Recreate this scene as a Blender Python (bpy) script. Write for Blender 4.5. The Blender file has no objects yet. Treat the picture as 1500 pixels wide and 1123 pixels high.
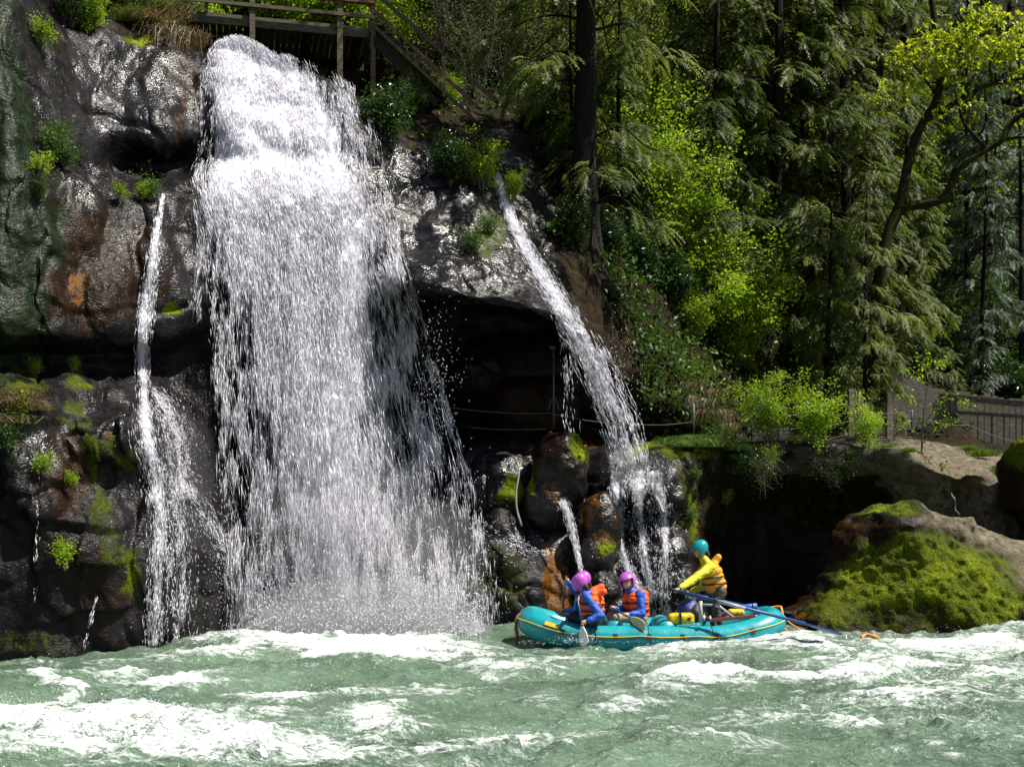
import bpy, math, random
import numpy as np
from math import radians, sin, cos, pi

# ------------------------------------------------------------------ camera, sky, sun, exposure
S = bpy.context.scene
COL = S.collection
CAM_H = 2.2          # eye height above the river, metres
FPX = 1700.0         # focal length in photo pixels (photo is 1500 wide)
HOR = 743.0          # pixel row of the horizon
cam = bpy.data.cameras.new("camera")
cam.sensor_width = 36.0
cam.lens = 36.0 * FPX / 1500.0
cam.shift_y = (HOR - 561.5) / 1500.0
cam.clip_end = 1000
camo = bpy.data.objects.new("camera", cam)
COL.objects.link(camo)
camo.location = (0, 0, CAM_H)
camo.rotation_euler = (radians(90), 0, 0)
S.camera = camo

SUN_EL, SUN_AZ = radians(58), radians(104)     # azimuth clockwise from +Y (looking direction): high, from the right
w = bpy.data.worlds.new("World"); S.world = w; w.use_nodes = True
wn = w.node_tree.nodes; wl = w.node_tree.links
sky = wn.new("ShaderNodeTexSky"); sky.sky_type = 'NISHITA'; sky.sun_disc = False
sky.sun_elevation = SUN_EL; sky.sun_rotation = SUN_AZ
bgn = wn["Background"]; bgn.inputs[1].default_value = 0.05
wl.new(sky.outputs[0], bgn.inputs[0])
sl = bpy.data.lights.new("sun", 'SUN'); sl.energy = 5.0; sl.angle = radians(0.5); sl.color = (1.0, 0.95, 0.86)
so = bpy.data.objects.new("sun", sl); COL.objects.link(so)
so.rotation_euler = (radians(90) - SUN_EL, 0, pi - SUN_AZ)
so.location = (20, 10, 40)
S.render.engine = 'CYCLES'
S.view_settings.view_transform = 'Standard'
S.view_settings.look = 'None'
S.view_settings.exposure = 0.9
S.view_settings.gamma = 1.0
S.view_settings.use_curve_mapping = False
S.cycles.transparent_max_bounces = 24
S.cycles.max_bounces = 6

# ------------------------------------------------------------------ helpers
def P(px, py, Y):
    """photo pixel + distance (m) -> world point"""
    return np.array([(px - 750.0) * Y / FPX, Y, CAM_H - (py - HOR) * Y / FPX])

def PG(px, py, z=0.0):
    """photo pixel on a level at height z -> world point"""
    Y = (CAM_H - z) * FPX / (py - HOR)
    return np.array([(px - 750.0) * Y / FPX, Y, z])

def PX(V):
    """world points -> photo pixels (to look up where stains and moss patches of the rock are)"""
    V = np.asarray(V)
    return 750.0 + V[:, 0] * FPX / V[:, 1], HOR - (V[:, 2] - CAM_H) * FPX / V[:, 1]

def tag(o, label=None, cat=None, group=None, kind=None):
    if label: o["label"] = label
    if cat: o["category"] = cat
    if group: o["group"] = group
    if kind: o["kind"] = kind
    return o

def empty(name, loc=(0, 0, 0), label=None, cat=None, group=None):
    o = bpy.data.objects.new(name, None)
    o.empty_display_size = 0.1
    COL.objects.link(o); o.location = tuple(float(a) for a in loc)
    return tag(o, label, cat, group)

def link(o, parent=None):
    COL.objects.link(o)
    if parent is not None:
        o.parent = parent
        bpy.context.view_layer.update() if False else None
    return o

def mk_mesh(name, V, F, mats=(), smooth=True, attrs=None, mi=None):
    """V (n,3); F: array (m,3|4) or list of such arrays -> mesh"""
    V = np.ascontiguousarray(V, dtype=np.float32)
    if isinstance(F, np.ndarray): F = [F]
    F = [np.asarray(f, dtype=np.int32) for f in F if len(f)]
    me = bpy.data.meshes.new(name)
    nl = sum(f.size for f in F); nf = sum(len(f) for f in F)
    me.vertices.add(len(V)); me.loops.add(nl); me.polygons.add(nf)
    me.vertices.foreach_set("co", V.ravel())
    me.loops.foreach_set("vertex_index", np.concatenate([f.ravel() for f in F]))
    tot = np.concatenate([np.full(len(f), f.shape[1], dtype=np.int32) for f in F])
    st = np.concatenate([[0], np.cumsum(tot)[:-1]]).astype(np.int32)
    me.polygons.foreach_set("loop_start", st)
    me.polygons.foreach_set("loop_total", tot)
    me.polygons.foreach_set("use_smooth", np.full(nf, smooth, dtype=bool))
    for m in (mats if isinstance(mats, (list, tuple)) else [mats]): me.materials.append(m)
    if mi is not None: me.polygons.foreach_set("material_index", np.asarray(mi, dtype=np.int32))
    if attrs:
        for k, a in attrs.items():
            at = me.attributes.new(k, 'FLOAT', 'POINT')
            at.data.foreach_set("value", np.asarray(a, dtype=np.float32))
    me.update(calc_edges=True)
    return me

def mobj(name, V, F, mats=(), parent=None, smooth=True, attrs=None, mi=None):
    """mesh object; V in world coordinates, the parent sits anywhere without rotation"""
    V = np.asarray(V, dtype=float)
    if parent is not None:
        V = V - np.array(parent.matrix_basis.translation if parent.parent is None else (parent.matrix_basis.translation + parent.parent.matrix_basis.translation))
    o = bpy.data.objects.new(name, mk_mesh(name, V, F, mats, smooth, attrs, mi))
    COL.objects.link(o)
    if parent is not None: o.parent = parent
    return o

# --- noise
_rng = np.random.RandomState(7)
_perm = np.concatenate([_rng.permutation(256)] * 3).astype(np.int64)
_g = _rng.normal(size=(256, 3)); _g /= np.linalg.norm(_g, axis=1)[:, None]
def pn(x, y, z):
    x, y, z = np.broadcast_arrays(np.asarray(x, float), np.asarray(y, float), np.asarray(z, float))
    xi = np.floor(x).astype(np.int64); yi = np.floor(y).astype(np.int64); zi = np.floor(z).astype(np.int64)
    xf, yf, zf = x - xi, y - yi, z - zi
    u = xf * xf * xf * (xf * (xf * 6 - 15) + 10); v = yf * yf * yf * (yf * (yf * 6 - 15) + 10); t = zf * zf * zf * (zf * (zf * 6 - 15) + 10)
    def gr(i, j, k):
        h = _perm[(_perm[(_perm[(xi + i) & 255] + yi + j) & 255] + zi + k) & 255]
        g = _g[h]
        return g[..., 0] * (xf - i) + g[..., 1] * (yf - j) + g[..., 2] * (zf - k)
    a = gr(0,0,0) * (1-u) + gr(1,0,0) * u; b = gr(0,1,0) * (1-u) + gr(1,1,0) * u
    c = gr(0,0,1) * (1-u) + gr(1,0,1) * u; d = gr(0,1,1) * (1-u) + gr(1,1,1) * u
    e = a * (1-v) + b * v; f = c * (1-v) + d * v
    return (e * (1-t) + f * t) * 1.5
def fbm(x, y, z, o=4, g=0.5):
    r = 0; a = 1.0
    for i in range(o):
        r = r + a * pn(x + 17.3*i, y - 9.1*i, z + 5.7*i); x = x*2.03; y = y*2.03; z = z*2.03; a *= g
    return r
def ss(a, b, x):
    t = np.clip((x - a) / (b - a), 0, 1); return t*t*(3-2*t)

def grid_faces(nr, nc, wrap=False):
    i = np.arange(nr - 1)[:, None]; j = np.arange(nc if wrap else nc - 1)[None, :]
    j2 = (j + 1) % nc
    return np.stack([i*nc + j, i*nc + j2, (i+1)*nc + j2, (i+1)*nc + j], -1).reshape(-1, 4)

# --- simple solids, returned as (V, F quads)
def box(c, s, rot=None):
    """centre, full size, optional 3x3 rotation"""
    q = np.array([[-1,-1,-1],[1,-1,-1],[1,1,-1],[-1,1,-1],[-1,-1,1],[1,-1,1],[1,1,1],[-1,1,1]], float) * 0.5 * np.asarray(s, float)
    if rot is not None: q = q @ np.asarray(rot).T
    return q + np.asarray(c, float), np.array([[0,3,2,1],[4,5,6,7],[0,1,5,4],[1,2,6,5],[2,3,7,6],[3,0,4,7]])
def frame(d, up=(0,0,1)):
    d = np.asarray(d, float); d = d / np.linalg.norm(d)
    up = np.asarray(up, float)
    if abs(np.dot(d, up)) > 0.97: up = np.array([1., 0, 0])
    a = np.cross(up, d); a /= np.linalg.norm(a); b = np.cross(d, a)
    return np.stack([a, b, d], 1)           # columns: side, up, along
def bar(a, b, wd, ht, up=(0,0,1)):
    a = np.asarray(a, float); b = np.asarray(b, float)
    return box((a+b)/2, (wd, ht, np.linalg.norm(b-a)), frame(b-a, up))
def tube(pts, rad, n=8, caps=True):
    pts = np.asarray(pts, float); m = len(pts)
    rad = np.broadcast_to(np.asarray(rad, float), (m,))
    T = np.gradient(pts, axis=0); T /= np.linalg.norm(T, axis=1)[:, None] + 1e-9
    f0 = frame(T[0]); a = f0[:, 0]; V = []
    ang = np.linspace(0, 2*pi, n, endpoint=False)
    for i in range(m):
        a = a - T[i] * np.dot(a, T[i]); a /= np.linalg.norm(a) + 1e-9; b = np.cross(T[i], a)
        V.append(pts[i] + rad[i] * (np.cos(ang)[:, None] * a + np.sin(ang)[:, None] * b))
    V = np.concatenate(V); F = grid_faces(m, n, True)[:, ::-1]
    if caps:
        V = np.concatenate([V, pts[:1], pts[-1:]]); k = len(V)
        i = np.arange(n); j = (i+1) % n
        c1 = np.stack([np.full(n, k-2), i, j, j], -1); c2 = np.stack([np.full(n, k-1), (m-1)*n + j, (m-1)*n + i, (m-1)*n + i], -1)
        return V, [F, c1[:, :3], c2[:, :3]]
    return V, [F]
def join(parts):
    """list of (V, F | [F..]) -> one (V, [F..])"""
    Vs, Fs, o = [], {}, 0
    for V, F in parts:
        for f in (F if isinstance(F, list) else [F]):
            if len(f): Fs.setdefault(f.shape[1], []).append(np.asarray(f) + o)
        Vs.append(V); o += len(V)
    return np.concatenate(Vs), [np.concatenate(v) for v in Fs.values()]

def spline(pts, n):
    """Catmull-Rom through pts (k,d) -> n samples"""
    p = np.asarray(pts, float); k = len(p)
    q = np.concatenate([2*p[:1]-p[1:2], p, 2*p[-1:]-p[-2:-1]])
    t = np.linspace(0, k-1-1e-6, n); i = t.astype(int); f = (t-i)[:, None]
    a, b, c, d = q[i], q[i+1], q[i+2], q[i+3]
    return 0.5*((2*b) + (c-a)*f + (2*a-5*b+4*c-d)*f*f + (3*b-a-3*c+d)*f**3)

# --- signed-distance shapes -> mesh (naive surface nets)
def sdf_mesh(fn, lo, hi, h):
    lo = np.asarray(lo, float); hi = np.asarray(hi, float)
    n = np.ceil((hi - lo) / h).astype(int) + 1
    ax = [lo[i] + h*np.arange(n[i]) for i in range(3)]
    G = fn(*np.meshgrid(*ax, indexing='ij'))
    return nets(G, lo, h)
def nets(G, lo, h):
    s = G < 0
    n = np.array(G.shape)
    cs = np.zeros(n-1, int)
    for i in (0,1):
        for j in (0,1):
            for k in (0,1):
                cs += s[i:n[0]-1+i, j:n[1]-1+j, k:n[2]-1+k]
    act = (cs > 0) & (cs < 8)
    idx = -np.ones(n-1, np.int64); cells = np.argwhere(act); idx[act] = np.arange(len(cells))
    acc = np.zeros((len(cells), 3)); cnt = np.zeros(len(cells))
    corners = [(i,j,k) for i in (0,1) for j in (0,1) for k in (0,1)]
    val = {c: G[cells[:,0]+c[0], cells[:,1]+c[1], cells[:,2]+c[2]] for c in corners}
    for c in corners:
        for a in range(3):
            if c[a] == 0:
                d = list(c); d[a] = 1; d = tuple(d)
                v0, v1 = val[c], val[d]
                m = (v0 < 0) != (v1 < 0)
                t = np.where(m, v0 / np.where(m, v0 - v1, 1), 0)
                p = np.array(c, float)[None, :].repeat(len(cells), 0); p[:, a] = t
                acc[m] += p[m]; cnt[m] += 1
    V = lo + h*(cells + acc/np.maximum(cnt, 1)[:, None])
    F = []
    for a in range(3):
        b, c = (a+1) % 3, (a+2) % 3
        sl0 = [slice(None)]*3; sl1 = [slice(None)]*3
        sl0[a] = slice(0, n[a]-1); sl1[a] = slice(1, n[a])
        s0, s1 = s[tuple(sl0)], s[tuple(sl1)]
        e = np.argwhere(s0 != s1)
        e = e[(e[:, b] > 0) & (e[:, c] > 0) & (e[:, b] < n[b]-1) & (e[:, c] < n[c]-1)]
        fl = s0[e[:,0], e[:,1], e[:,2]]
        q = []
        for db, dc in ((-1,-1),(0,-1),(0,0),(-1,0)):
            m = e.copy(); m[:, b] += db; m[:, c] += dc
            q.append(idx[m[:,0], m[:,1], m[:,2]])
        q = np.stack(q, -1); q[~fl] = q[~fl][:, ::-1]
        F.append(q)
    return V, np.concatenate(F)
def smin(a, b, k):
    hh = np.clip(0.5 + 0.5*(b-a)/k, 0, 1)
    return b*(1-hh) + a*hh - k*hh*(1-hh)
class Blob:
    """smooth union of tapered capsules / ellipsoids evaluated only near each piece"""
    def __init__(s, lo, hi, h):
        s.lo = np.asarray(lo, float); s.h = h
        n = np.ceil((np.asarray(hi, float)-s.lo)/h).astype(int) + 1
        s.n = n; s.G = np.full(n, 1.0)
    def _win(s, a, b, m):
        i0 = np.maximum(np.floor((np.minimum(a, b) - m - s.lo)/s.h).astype(int), 0)
        i1 = np.minimum(np.ceil((np.maximum(a, b) + m - s.lo)/s.h).astype(int) + 1, s.n)
        ax = [s.lo[k] + s.h*np.arange(i0[k], i1[k]) for k in range(3)]
        return tuple(slice(i0[k], i1[k]) for k in range(3)), np.meshgrid(*ax, indexing='ij')
    def _put(s, w, d, k):
        s.G[w] = smin(s.G[w], d, k) if k > 0 else np.minimum(s.G[w], d)
    def cap(s, a, b, ra, rb, k=0.03, flat=None):
        a = np.asarray(a, float); b = np.asarray(b, float)
        w, (x, y, z) = s._win(a, b, max(ra, rb) + 0.12)
        ba = b - a; L = np.dot(ba, ba) + 1e-9
        t = np.clip(((x-a[0])*ba[0] + (y-a[1])*ba[1] + (z-a[2])*ba[2])/L, 0, 1)
        d = np.sqrt((x-a[0]-t*ba[0])**2 + (y-a[1]-t*ba[1])**2 + (z-a[2]-t*ba[2])**2) - (ra + (rb-ra)*t)
        s._put(w, d, k)
    def ell(s, c, r, k=0.03, rot=None):
        c = np.asarray(c, float); r = np.asarray(r, float)
        w, (x, y, z) = s._win(c, c, r.max() + 0.15)
        p = np.stack([x-c[0], y-c[1], z-c[2]], -1)
        if rot is not None: p = p @ np.asarray(rot)
        q = np.linalg.norm(p / r, axis=-1); q2 = np.linalg.norm(p / (r*r), axis=-1)
        d = q*(q-1)/np.maximum(q2, 1e-6)
        s._put(w, d, k)
    def mesh(s): return nets(s.G, s.lo, s.h)

# --- materials
def hexl(h):
    c = [int(h[i:i+2], 16)/255 for i in (0, 2, 4)]
    return tuple((v/12.92 if v <= 0.04045 else ((v+0.055)/1.055)**2.4) for v in c) + (1,)
class Mat:
    def __init__(s, name):
        s.m = bpy.data.materials.new(name); s.m.use_nodes = True
        s.n = s.m.node_tree.nodes; s.l = s.m.node_tree.links
        s.b = s.n["Principled BSDF"]; s.out = s.n["Material Output"]
    def node(s, t, **kw):
        x = s.n.new(t)
        for k, v in kw.items(): setattr(x, k, v)
        return x
    def set(s, node, i, v):
        inp = node.inputs[i]
        if hasattr(v, "is_output"): s.l.new(v, inp)
        else: inp.default_value = v
    def coord(s, scale=(1,1,1), loc=(0,0,0), kind="Object"):
        t = s.node("ShaderNodeTexCoord"); m = s.node("ShaderNodeMapping")
        s.l.new(t.outputs[kind], m.inputs[0]); m.inputs["Scale"].default_value = scale; m.inputs["Location"].default_value = loc
        return m.outputs[0]
    def noise(s, scale, detail=4, rough=0.55, vec=None, dist=0.0, out=0):
        x = s.node("ShaderNodeTexNoise"); x.inputs["Scale"].default_value = scale; x.inputs["Detail"].default_value = detail
        x.inputs["Roughness"].default_value = rough; x.inputs["Distortion"].default_value = dist
        if vec is None: vec = s.coord()
        s.l.new(vec, x.inputs["Vector"]); return x.outputs[out]
    def vor(s, scale, vec=None, feature='F1', out=0):
        x = s.node("ShaderNodeTexVoronoi", feature=feature); x.inputs["Scale"].default_value = scale
        if vec is None: vec = s.coord()
        s.l.new(vec, x.inputs["Vector"]); return x.outputs[out]
    def attr(s, name):
        x = s.node("ShaderNodeAttribute", attribute_name=name); return x.outputs["Fac"]
    def ramp(s, fac, stops, interp='LINEAR'):
        x = s.node("ShaderNodeValToRGB"); x.color_ramp.interpolation = interp
        e = x.color_ramp.elements
        while len(e) < len(stops): e.new(0.5)
        for q, (p, c) in zip(e, stops):
            q.position = p; q.color = c if len(c) == 4 else tuple(c) + (1,)
        s.l.new(fac, x.inputs[0]); return x.outputs[0]
    def mix(s, f, a, b, mode='MIX'):
        x = s.node("ShaderNodeMix", data_type='RGBA', blend_type=mode)
        s.set(x, 0, f); s.set(x, 6, a); s.set(x, 7, b); return x.outputs[2]
    def math(s, op, a, b=0.0, c=None, clamp=False):
        x = s.node("ShaderNodeMath", operation=op, use_clamp=clamp); s.set(x, 0, a); s.set(x, 1, b)
        if c is not None: s.set(x, 2, c)
        return x.outputs[0]
    def rng(s, v, a, b, c=0.0, d=1.0):
        x = s.node("ShaderNodeMapRange", interpolation_type='SMOOTHSTEP'); s.set(x, 0, v)
        for i, q in enumerate((a, b, c, d)): s.set(x, i+1, q)
        return x.outputs[0]
    def bump(s, h, strength=0.5, dist=0.02, prev=None):
        x = s.node("ShaderNodeBump"); x.inputs["Strength"].default_value = strength; x.inputs["Distance"].default_value = dist
        s.l.new(h, x.inputs["Height"])
        if prev is not None: s.l.new(prev, x.inputs["Normal"])
        return x.outputs[0]
    def P(s, **kw):
        names = dict(col="Base Color", rough="Roughness", nrm="Normal", spec="Specular IOR Level", metal="Metallic", alpha="Alpha", coat="Coat Weight", trans="Transmission Weight", ior="IOR", sub="Subsurface Weight")
        for k, v in kw.items():
            s.set(s.b, names[k], v)
        return s
def simple(name, col, rough=0.6, var=0.25, scale=8.0, bump=0.0, bscale=30.0, spec=0.5, stretch=(1,1,1)):
    m = Mat(name); v = m.coord(stretch)
    n = m.noise(scale, 5, 0.6, v)
    c2 = tuple(x*(1-var) for x in col[:3]) + (1,); c3 = tuple(min(1, x*(1+var)) for x in col[:3]) + (1,)
    m.P(col=m.ramp(n, [(0.3, c2), (0.7, c3)]), rough=rough, spec=spec)
    if bump: m.P(nrm=m.bump(m.noise(bscale, 4, 0.6, v), bump, 0.01))
    return m.m
# ------------------------------------------------------------------ the gorge: cliff, ledge and hillside as one lofted rock surface
# each column: photo column, then (row, distance) for the levels
# hill top | gully back | brow | upper bulge | hollow | ledge | mid wall | overhang lip | under back | cave floor | shelf | belly | waterline
COLS = [
(-420,[(-420,30),(-250,23),(-150,18.6),(60,17.4),(150,17.2),(250,17.0),(380,16.6),(480,16.4),(515,17),(545,17),(580,15.6),(760,15.2),(985,15.2)]),
(-80, [(-400,35),(-230,25),(-110,20),(100,18.7),(180,18.5),(270,18.4),(380,18.0),(488,17.7),(515,18.5),(542,18.5),(575,17.0),(760,16.6),(972,16.8)]),
(20,  [(-380,36),(-200,27),(-40,20.6),(120,19.2),(190,19.0),(275,18.9),(390,18.5),(493,18.2),(515,19.1),(540,19.1),(580,17.6),(760,17.1),(967,17.3)]),
(75,  [(-380,37),(-150,28),(0,21.8),(150,20.2),(200,20.0),(275,19.6),(390,19.0),(497,18.7),(516,19.6),(540,19.5),(590,18.0),(770,17.4),(965,17.5)]),
(130, [(-360,38),(-100,29),(35,22.7),(190,21.2),(240,21.1),(285,20.3),(400,19.6),(497,19.3),(518,20.2),(542,20.0),(610,18.4),(780,17.8),(963,17.8)]),
(190, [(-360,38),(-80,30),(45,23.6),(200,22.0),(245,22.6),(287,20.9),(400,20.1),(495,19.9),(520,20.8),(545,20.6),(625,18.8),(790,18.2),(962,18.2)]),
(245, [(-360,38),(-40,30.5),(55,24.1),(205,22.3),(248,22.95),(280,21.4),(400,20.7),(495,20.7),(520,21.4),(560,21.2),(650,19.4),(800,18.8),(958,18.7)]),
(290, [(-360,38),(150,30.5),(70,24.2),(190,23.0),(238,23.2),(275,21.9),(400,21.2),(480,21.3),(520,21.8),(580,21.6),(680,20.2),(810,19.5),(952,19.3)]),
(345, [(-360,38),(220,31),(66,24.3),(180,23.2),(230,22.9),(275,22.3),(400,22.0),(500,22.2),(540,22.4),(620,22.4),(720,21.6),(830,21.0),(945,20.7)]),
(430, [(-360,38),(235,31),(90,24.4),(190,23.5),(235,23.2),(280,22.6),(400,22.6),(500,22.9),(540,23.1),(620,23.2),(720,23),(830,22.4),(940,22)]),
(510, [(-360,38),(235,31),(122,24.5),(210,23.6),(250,23.3),(300,22.8),(400,22.8),(500,23.3),(540,23.6),(620,23.8),(720,23.3),(830,22.7),(940,22.3)]),
(560, [(-360,40),(150,31),(170,24.9),(230,24.1),(270,23.7),(310,23.2),(370,22.5),(400,22.1),(440,23.6),(620,24.3),(700,23.4),(830,22.7),(935,22.3)]),
(620, [(-360,42),(90,31),(215,25.2),(260,24.5),(300,24),(340,23.4),(385,22.4),(418,21.7),(440,24.2),(625,25),(670,23.5),(830,22.6),(930,22.2)]),
(700, [(-360,44),(90,32),(255,25.5),(300,24.6),(335,24),(370,23.3),(410,22.4),(440,21.7),(452,25),(630,25.6),(655,23.7),(830,22.6),(925,22.2)]),
(780, [(-360,46),(100,32),(290,25.6),(340,24.7),(370,24.1),(400,23.4),(430,22.6),(455,22.0),(462,25.4),(632,25.8),(655,23.8),(830,22.6),(920,22.1)]),
(835, [(-360,47),(120,33),(310,26.2),(370,25),(400,24.4),(430,23.8),(455,23.0),(478,22.6),(488,25.5),(635,25.9),(658,23.9),(830,22.8),(920,22.3)]),
(900, [(-360,48),(150,34),(330,27),(400,25.8),(440,25.3),(475,24.8),(510,24.4),(545,24.2),(555,25.6),(638,26),(660,24),(830,23),(915,22.6)]),
(960, [(-360,48),(180,35),(370,28),(440,27),(490,26.4),(530,25.9),(570,25.4),(600,25.2),(612,25.9),(640,26.2),(655,24.2),(800,23.4),(910,23)]),
(1020,[(-360,50),(200,36),(420,29),(480,28),(520,27.4),(555,26.8),(590,26.3),(612,26),(625,26.4),(642,26.3),(652,24.2),(780,23.6),(905,23.2)]),
(1080,[(-360,50),(220,36),(450,30),(510,29),(550,28.3),(580,27.8),(605,27.4),(618,27.2),(628,27.1),(642,26.8),(662,24.2),(735,25.6),(900,25.6)]),
(1180,[(-360,50),(240,38),(480,31),(540,30),(570,29.4),(595,29),(615,28.6),(625,28.4),(635,28),(645,27),(652,24.4),(725,26.3),(890,26.6)]),
(1290,[(-360,52),(260,40),(500,33),(560,32),(590,31.5),(610,31),(625,30.5),(632,30),(638,29),(645,27.5),(660,24.4),(735,25.9),(890,26)]),
(1390,[(-360,54),(280,44),(520,36),(580,34),(600,33),(620,32),(632,31),(640,30),(648,28.8),(660,27),(690,24.5),(780,24.8),(890,25)]),
(1480,[(-360,56),(300,46),(540,38),(590,35),(610,33.5),(630,32),(640,31),(648,30),(658,28.5),(672,27),(725,24.6),(790,24.4),(890,24.6)]),
(1640,[(-360,58),(300,48),(540,40),(590,36),(610,34),(630,32.5),(645,31),(655,30),(668,28.5),(685,27),(740,25),(790,24.6),(890,24.6)]),
(1980,[(-360,60),(300,50),(540,42),(590,37),(610,35),(630,33),(650,31),(665,30),(680,28.5),(700,27),(750,25),(790,24.6),(890,24.6)]),
]
NL = 14
K = np.zeros((len(COLS), NL, 3))
for i, (px, lv) in enumerate(COLS):
    for j, (py, Y) in enumerate(lv): K[i, j] = P(px, py, Y)
    K[i, 13] = K[i, 12] + np.array([0, 0.1, -1.6])
seg = [44, 26, 42, 20, 24, 36, 32, 20, 44, 24, 44, 48, 10]   # samples per level step
rows = []
for j, n in enumerate(seg):
    t = np.arange(n)/n
    rows.append(K[:, j][None]*(1-t)[:, None, None] + K[:, j+1][None]*t[:, None, None])
rows.append(K[None, :, NL-1])
R = np.concatenate(rows, 0)                                   # rows x cols x 3
def smooth_axis(A, ax, it):
    for _ in range(it):
        B = A.copy(); sl = [slice(None)]*A.ndim; a = list(sl); b = list(sl); c = list(sl)
        a[ax] = slice(0, -2); b[ax] = slice(1, -1); c[ax] = slice(2, None)
        B[tuple(b)] = 0.25*A[tuple(a)] + 0.5*A[tuple(b)] + 0.25*A[tuple(c)]
        A = B
    return A
R = smooth_axis(R, 0, 14)
pxs = np.array([c[0] for c in COLS], float)
NC = 600
tgt = np.concatenate([np.linspace(-420, 0, 50, endpoint=False), np.linspace(0, 1060, 410, endpoint=False), np.linspace(1060, 1980, 140)])
idx = np.interp(tgt, pxs, np.arange(len(pxs)))
i = np.clip(idx.astype(int), 0, len(pxs)-2); f = (idx - i)[None, :, None]
Rp = np.concatenate([2*R[:, :1]-R[:, 1:2], R, 2*R[:, -1:]-R[:, -2:-1]], 1)
a, b, c, d = Rp[:, i], Rp[:, i+1], Rp[:, i+2], Rp[:, i+3]
lin = b*(1-f) + c*f
cr = 0.5*((2*b) + (c-a)*f + (2*a-5*b+4*c-d)*f*f + (3*b-a-3*c+d)*f**3)
G = 0.5*lin + 0.5*cr
G = smooth_axis(G, 1, 4)
NR = G.shape[0]
V = G.reshape(-1, 3)
# rounded bosses and boulders grown into the wall: (px, py, rx, ry, metres towards the camera)
BUMPS = [(165,640,62,52,0.55),(62,690,70,90,0.45),(245,640,58,70,0.55),(275,800,75,150,0.5),(120,800,80,120,0.3),(180,860,60,110,0.25),
 (40,600,60,36,0.3),(165,440,42,60,0.22),(90,420,40,80,0.25),(230,370,30,70,0.2),(205,150,60,70,0.35),(150,120,40,60,0.2),(250,140,30,90,0.15),
 (60,330,40,80,0.25),(15,300,40,120,0.3),(110,320,40,50,0.25),
 (735,720,55,60,0.5),(720,800,60,50,0.45),(700,880,60,50,0.4),(770,860,40,60,0.55),(870,830,40,45,0.5),(820,880,40,50,0.25),(960,820,55,60,0.55),(940,720,60,40,0.5),
 (980,700,40,60,0.4),(905,700,45,50,0.35),(900,880,45,50,0.45),(1000,880,50,50,0.4),
 (650,350,40,50,0.2),(720,390,50,40,0.2),(780,560,120,70,0.9),(690,560,50,60,0.5),
 (1220,690,70,36,0.35),(1330,690,60,40,0.4),(1420,730,22,40,-0.9),(1440,700,60,60,0.4),(1390,760,30,40,0.5)]
vx, vy = PX(V)
dY = np.zeros(len(V))
wob = 14*fbm(V[:,0]*1.1, V[:,1]*1.1, V[:,2]*1.1, 3)
for (bx_, by_, rx, ry, am) in BUMPS:
    q = 1 - ((vx+wob-bx_)/rx)**2 - ((vy+wob-by_)/ry)**2
    dY -= am*np.sqrt(np.clip(q, 0, 1))*(0.6+0.4*np.clip(q,0,1))
inner = np.repeat(np.arange(NR), NC) < sum(seg[:12])
V[:, 1] += dY*inner
V = V.reshape(NR, NC, 3)
V = smooth_axis(smooth_axis(V, 0, 1), 1, 1)
du = np.gradient(V, axis=1); dv = np.gradient(V, axis=0)
N = np.cross(du, dv); N /= np.linalg.norm(N, axis=2)[..., None] + 1e-9
if N[NR//2, NC//2, 1] > 0: N = -N
V = V.reshape(-1, 3); N = N.reshape(-1, 3)
x, y, z = V.T
hill = ss(26.5, 30, y)                                         # soil-covered slope further back
band = np.abs(((z*0.85 + 0.35*fbm(x*.5, y*.5, z*.3, 3) + 0.06*x) % 1.0) - 0.5)
crack = np.exp(-((band)/0.05)**2) * ss(-0.05, 0.35, pn(x*0.45+3, y*0.4, z*0.9))
vert = np.abs(pn(x*1.1+8, y*0.6, z*0.22))
joint = np.exp(-(vert/0.035)**2) * ss(0.0, 0.3, pn(x*0.3-4, y*.3, z*0.5))
dis = 0.20*fbm(x*.55, y*.55, z*.45, 3) + 0.05*fbm(x*2.0, y*2.0, z*1.3, 3) + 0.010*fbm(x*9, y*9, z*7, 2)
ridged = 1-np.abs(fbm(x*1.4+5, y*1.4, z*0.9, 3)); dis += 0.035*(ridged-0.6)
dis += -0.10*crack*(1-hill) - 0.10*joint*(1-hill) + hill*0.35*fbm(x*.5, y*.5, z*.5, 3)
_px, _py = PX(V)
led = ((z*1.35 + 0.45*fbm(x*.6, y*.5, z*.4, 3) + 0.10*x) % 1.0); led = np.where(led > 0.9, (1-led)*10, led/0.9) - 0.5
lm = 0.25 + np.exp(-((_px-790)/110)**2-((_py-780)/120)**2) + 0.7*np.exp(-((_px-120)/160)**2-((_py-760)/230)**2)
dis += -0.14*led*np.clip(lm, 0, 1)*(1-hill)*ss(-.3, .25, pn(x*.5, y*.5, z*.5+7))
V = V + N*dis[:, None]
vx, vy = PX(V)
def field(blobs, wobble=26, fr=1.3):
    wx = wobble*fbm(V[:,0]*fr, V[:,1]*fr, V[:,2]*fr, 4); wy = wobble*fbm(V[:,0]*fr+31, V[:,1]*fr, V[:,2]*fr, 4)
    r = np.zeros(len(V))
    for (bx_, by_, rx, ry, am) in blobs:
        q = ((vx+wx-bx_)/rx)**2 + ((vy+wy-by_)/ry)**2
        r = np.maximum(r, am*np.clip(1.4 - q, 0, 1))
    return r
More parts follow.
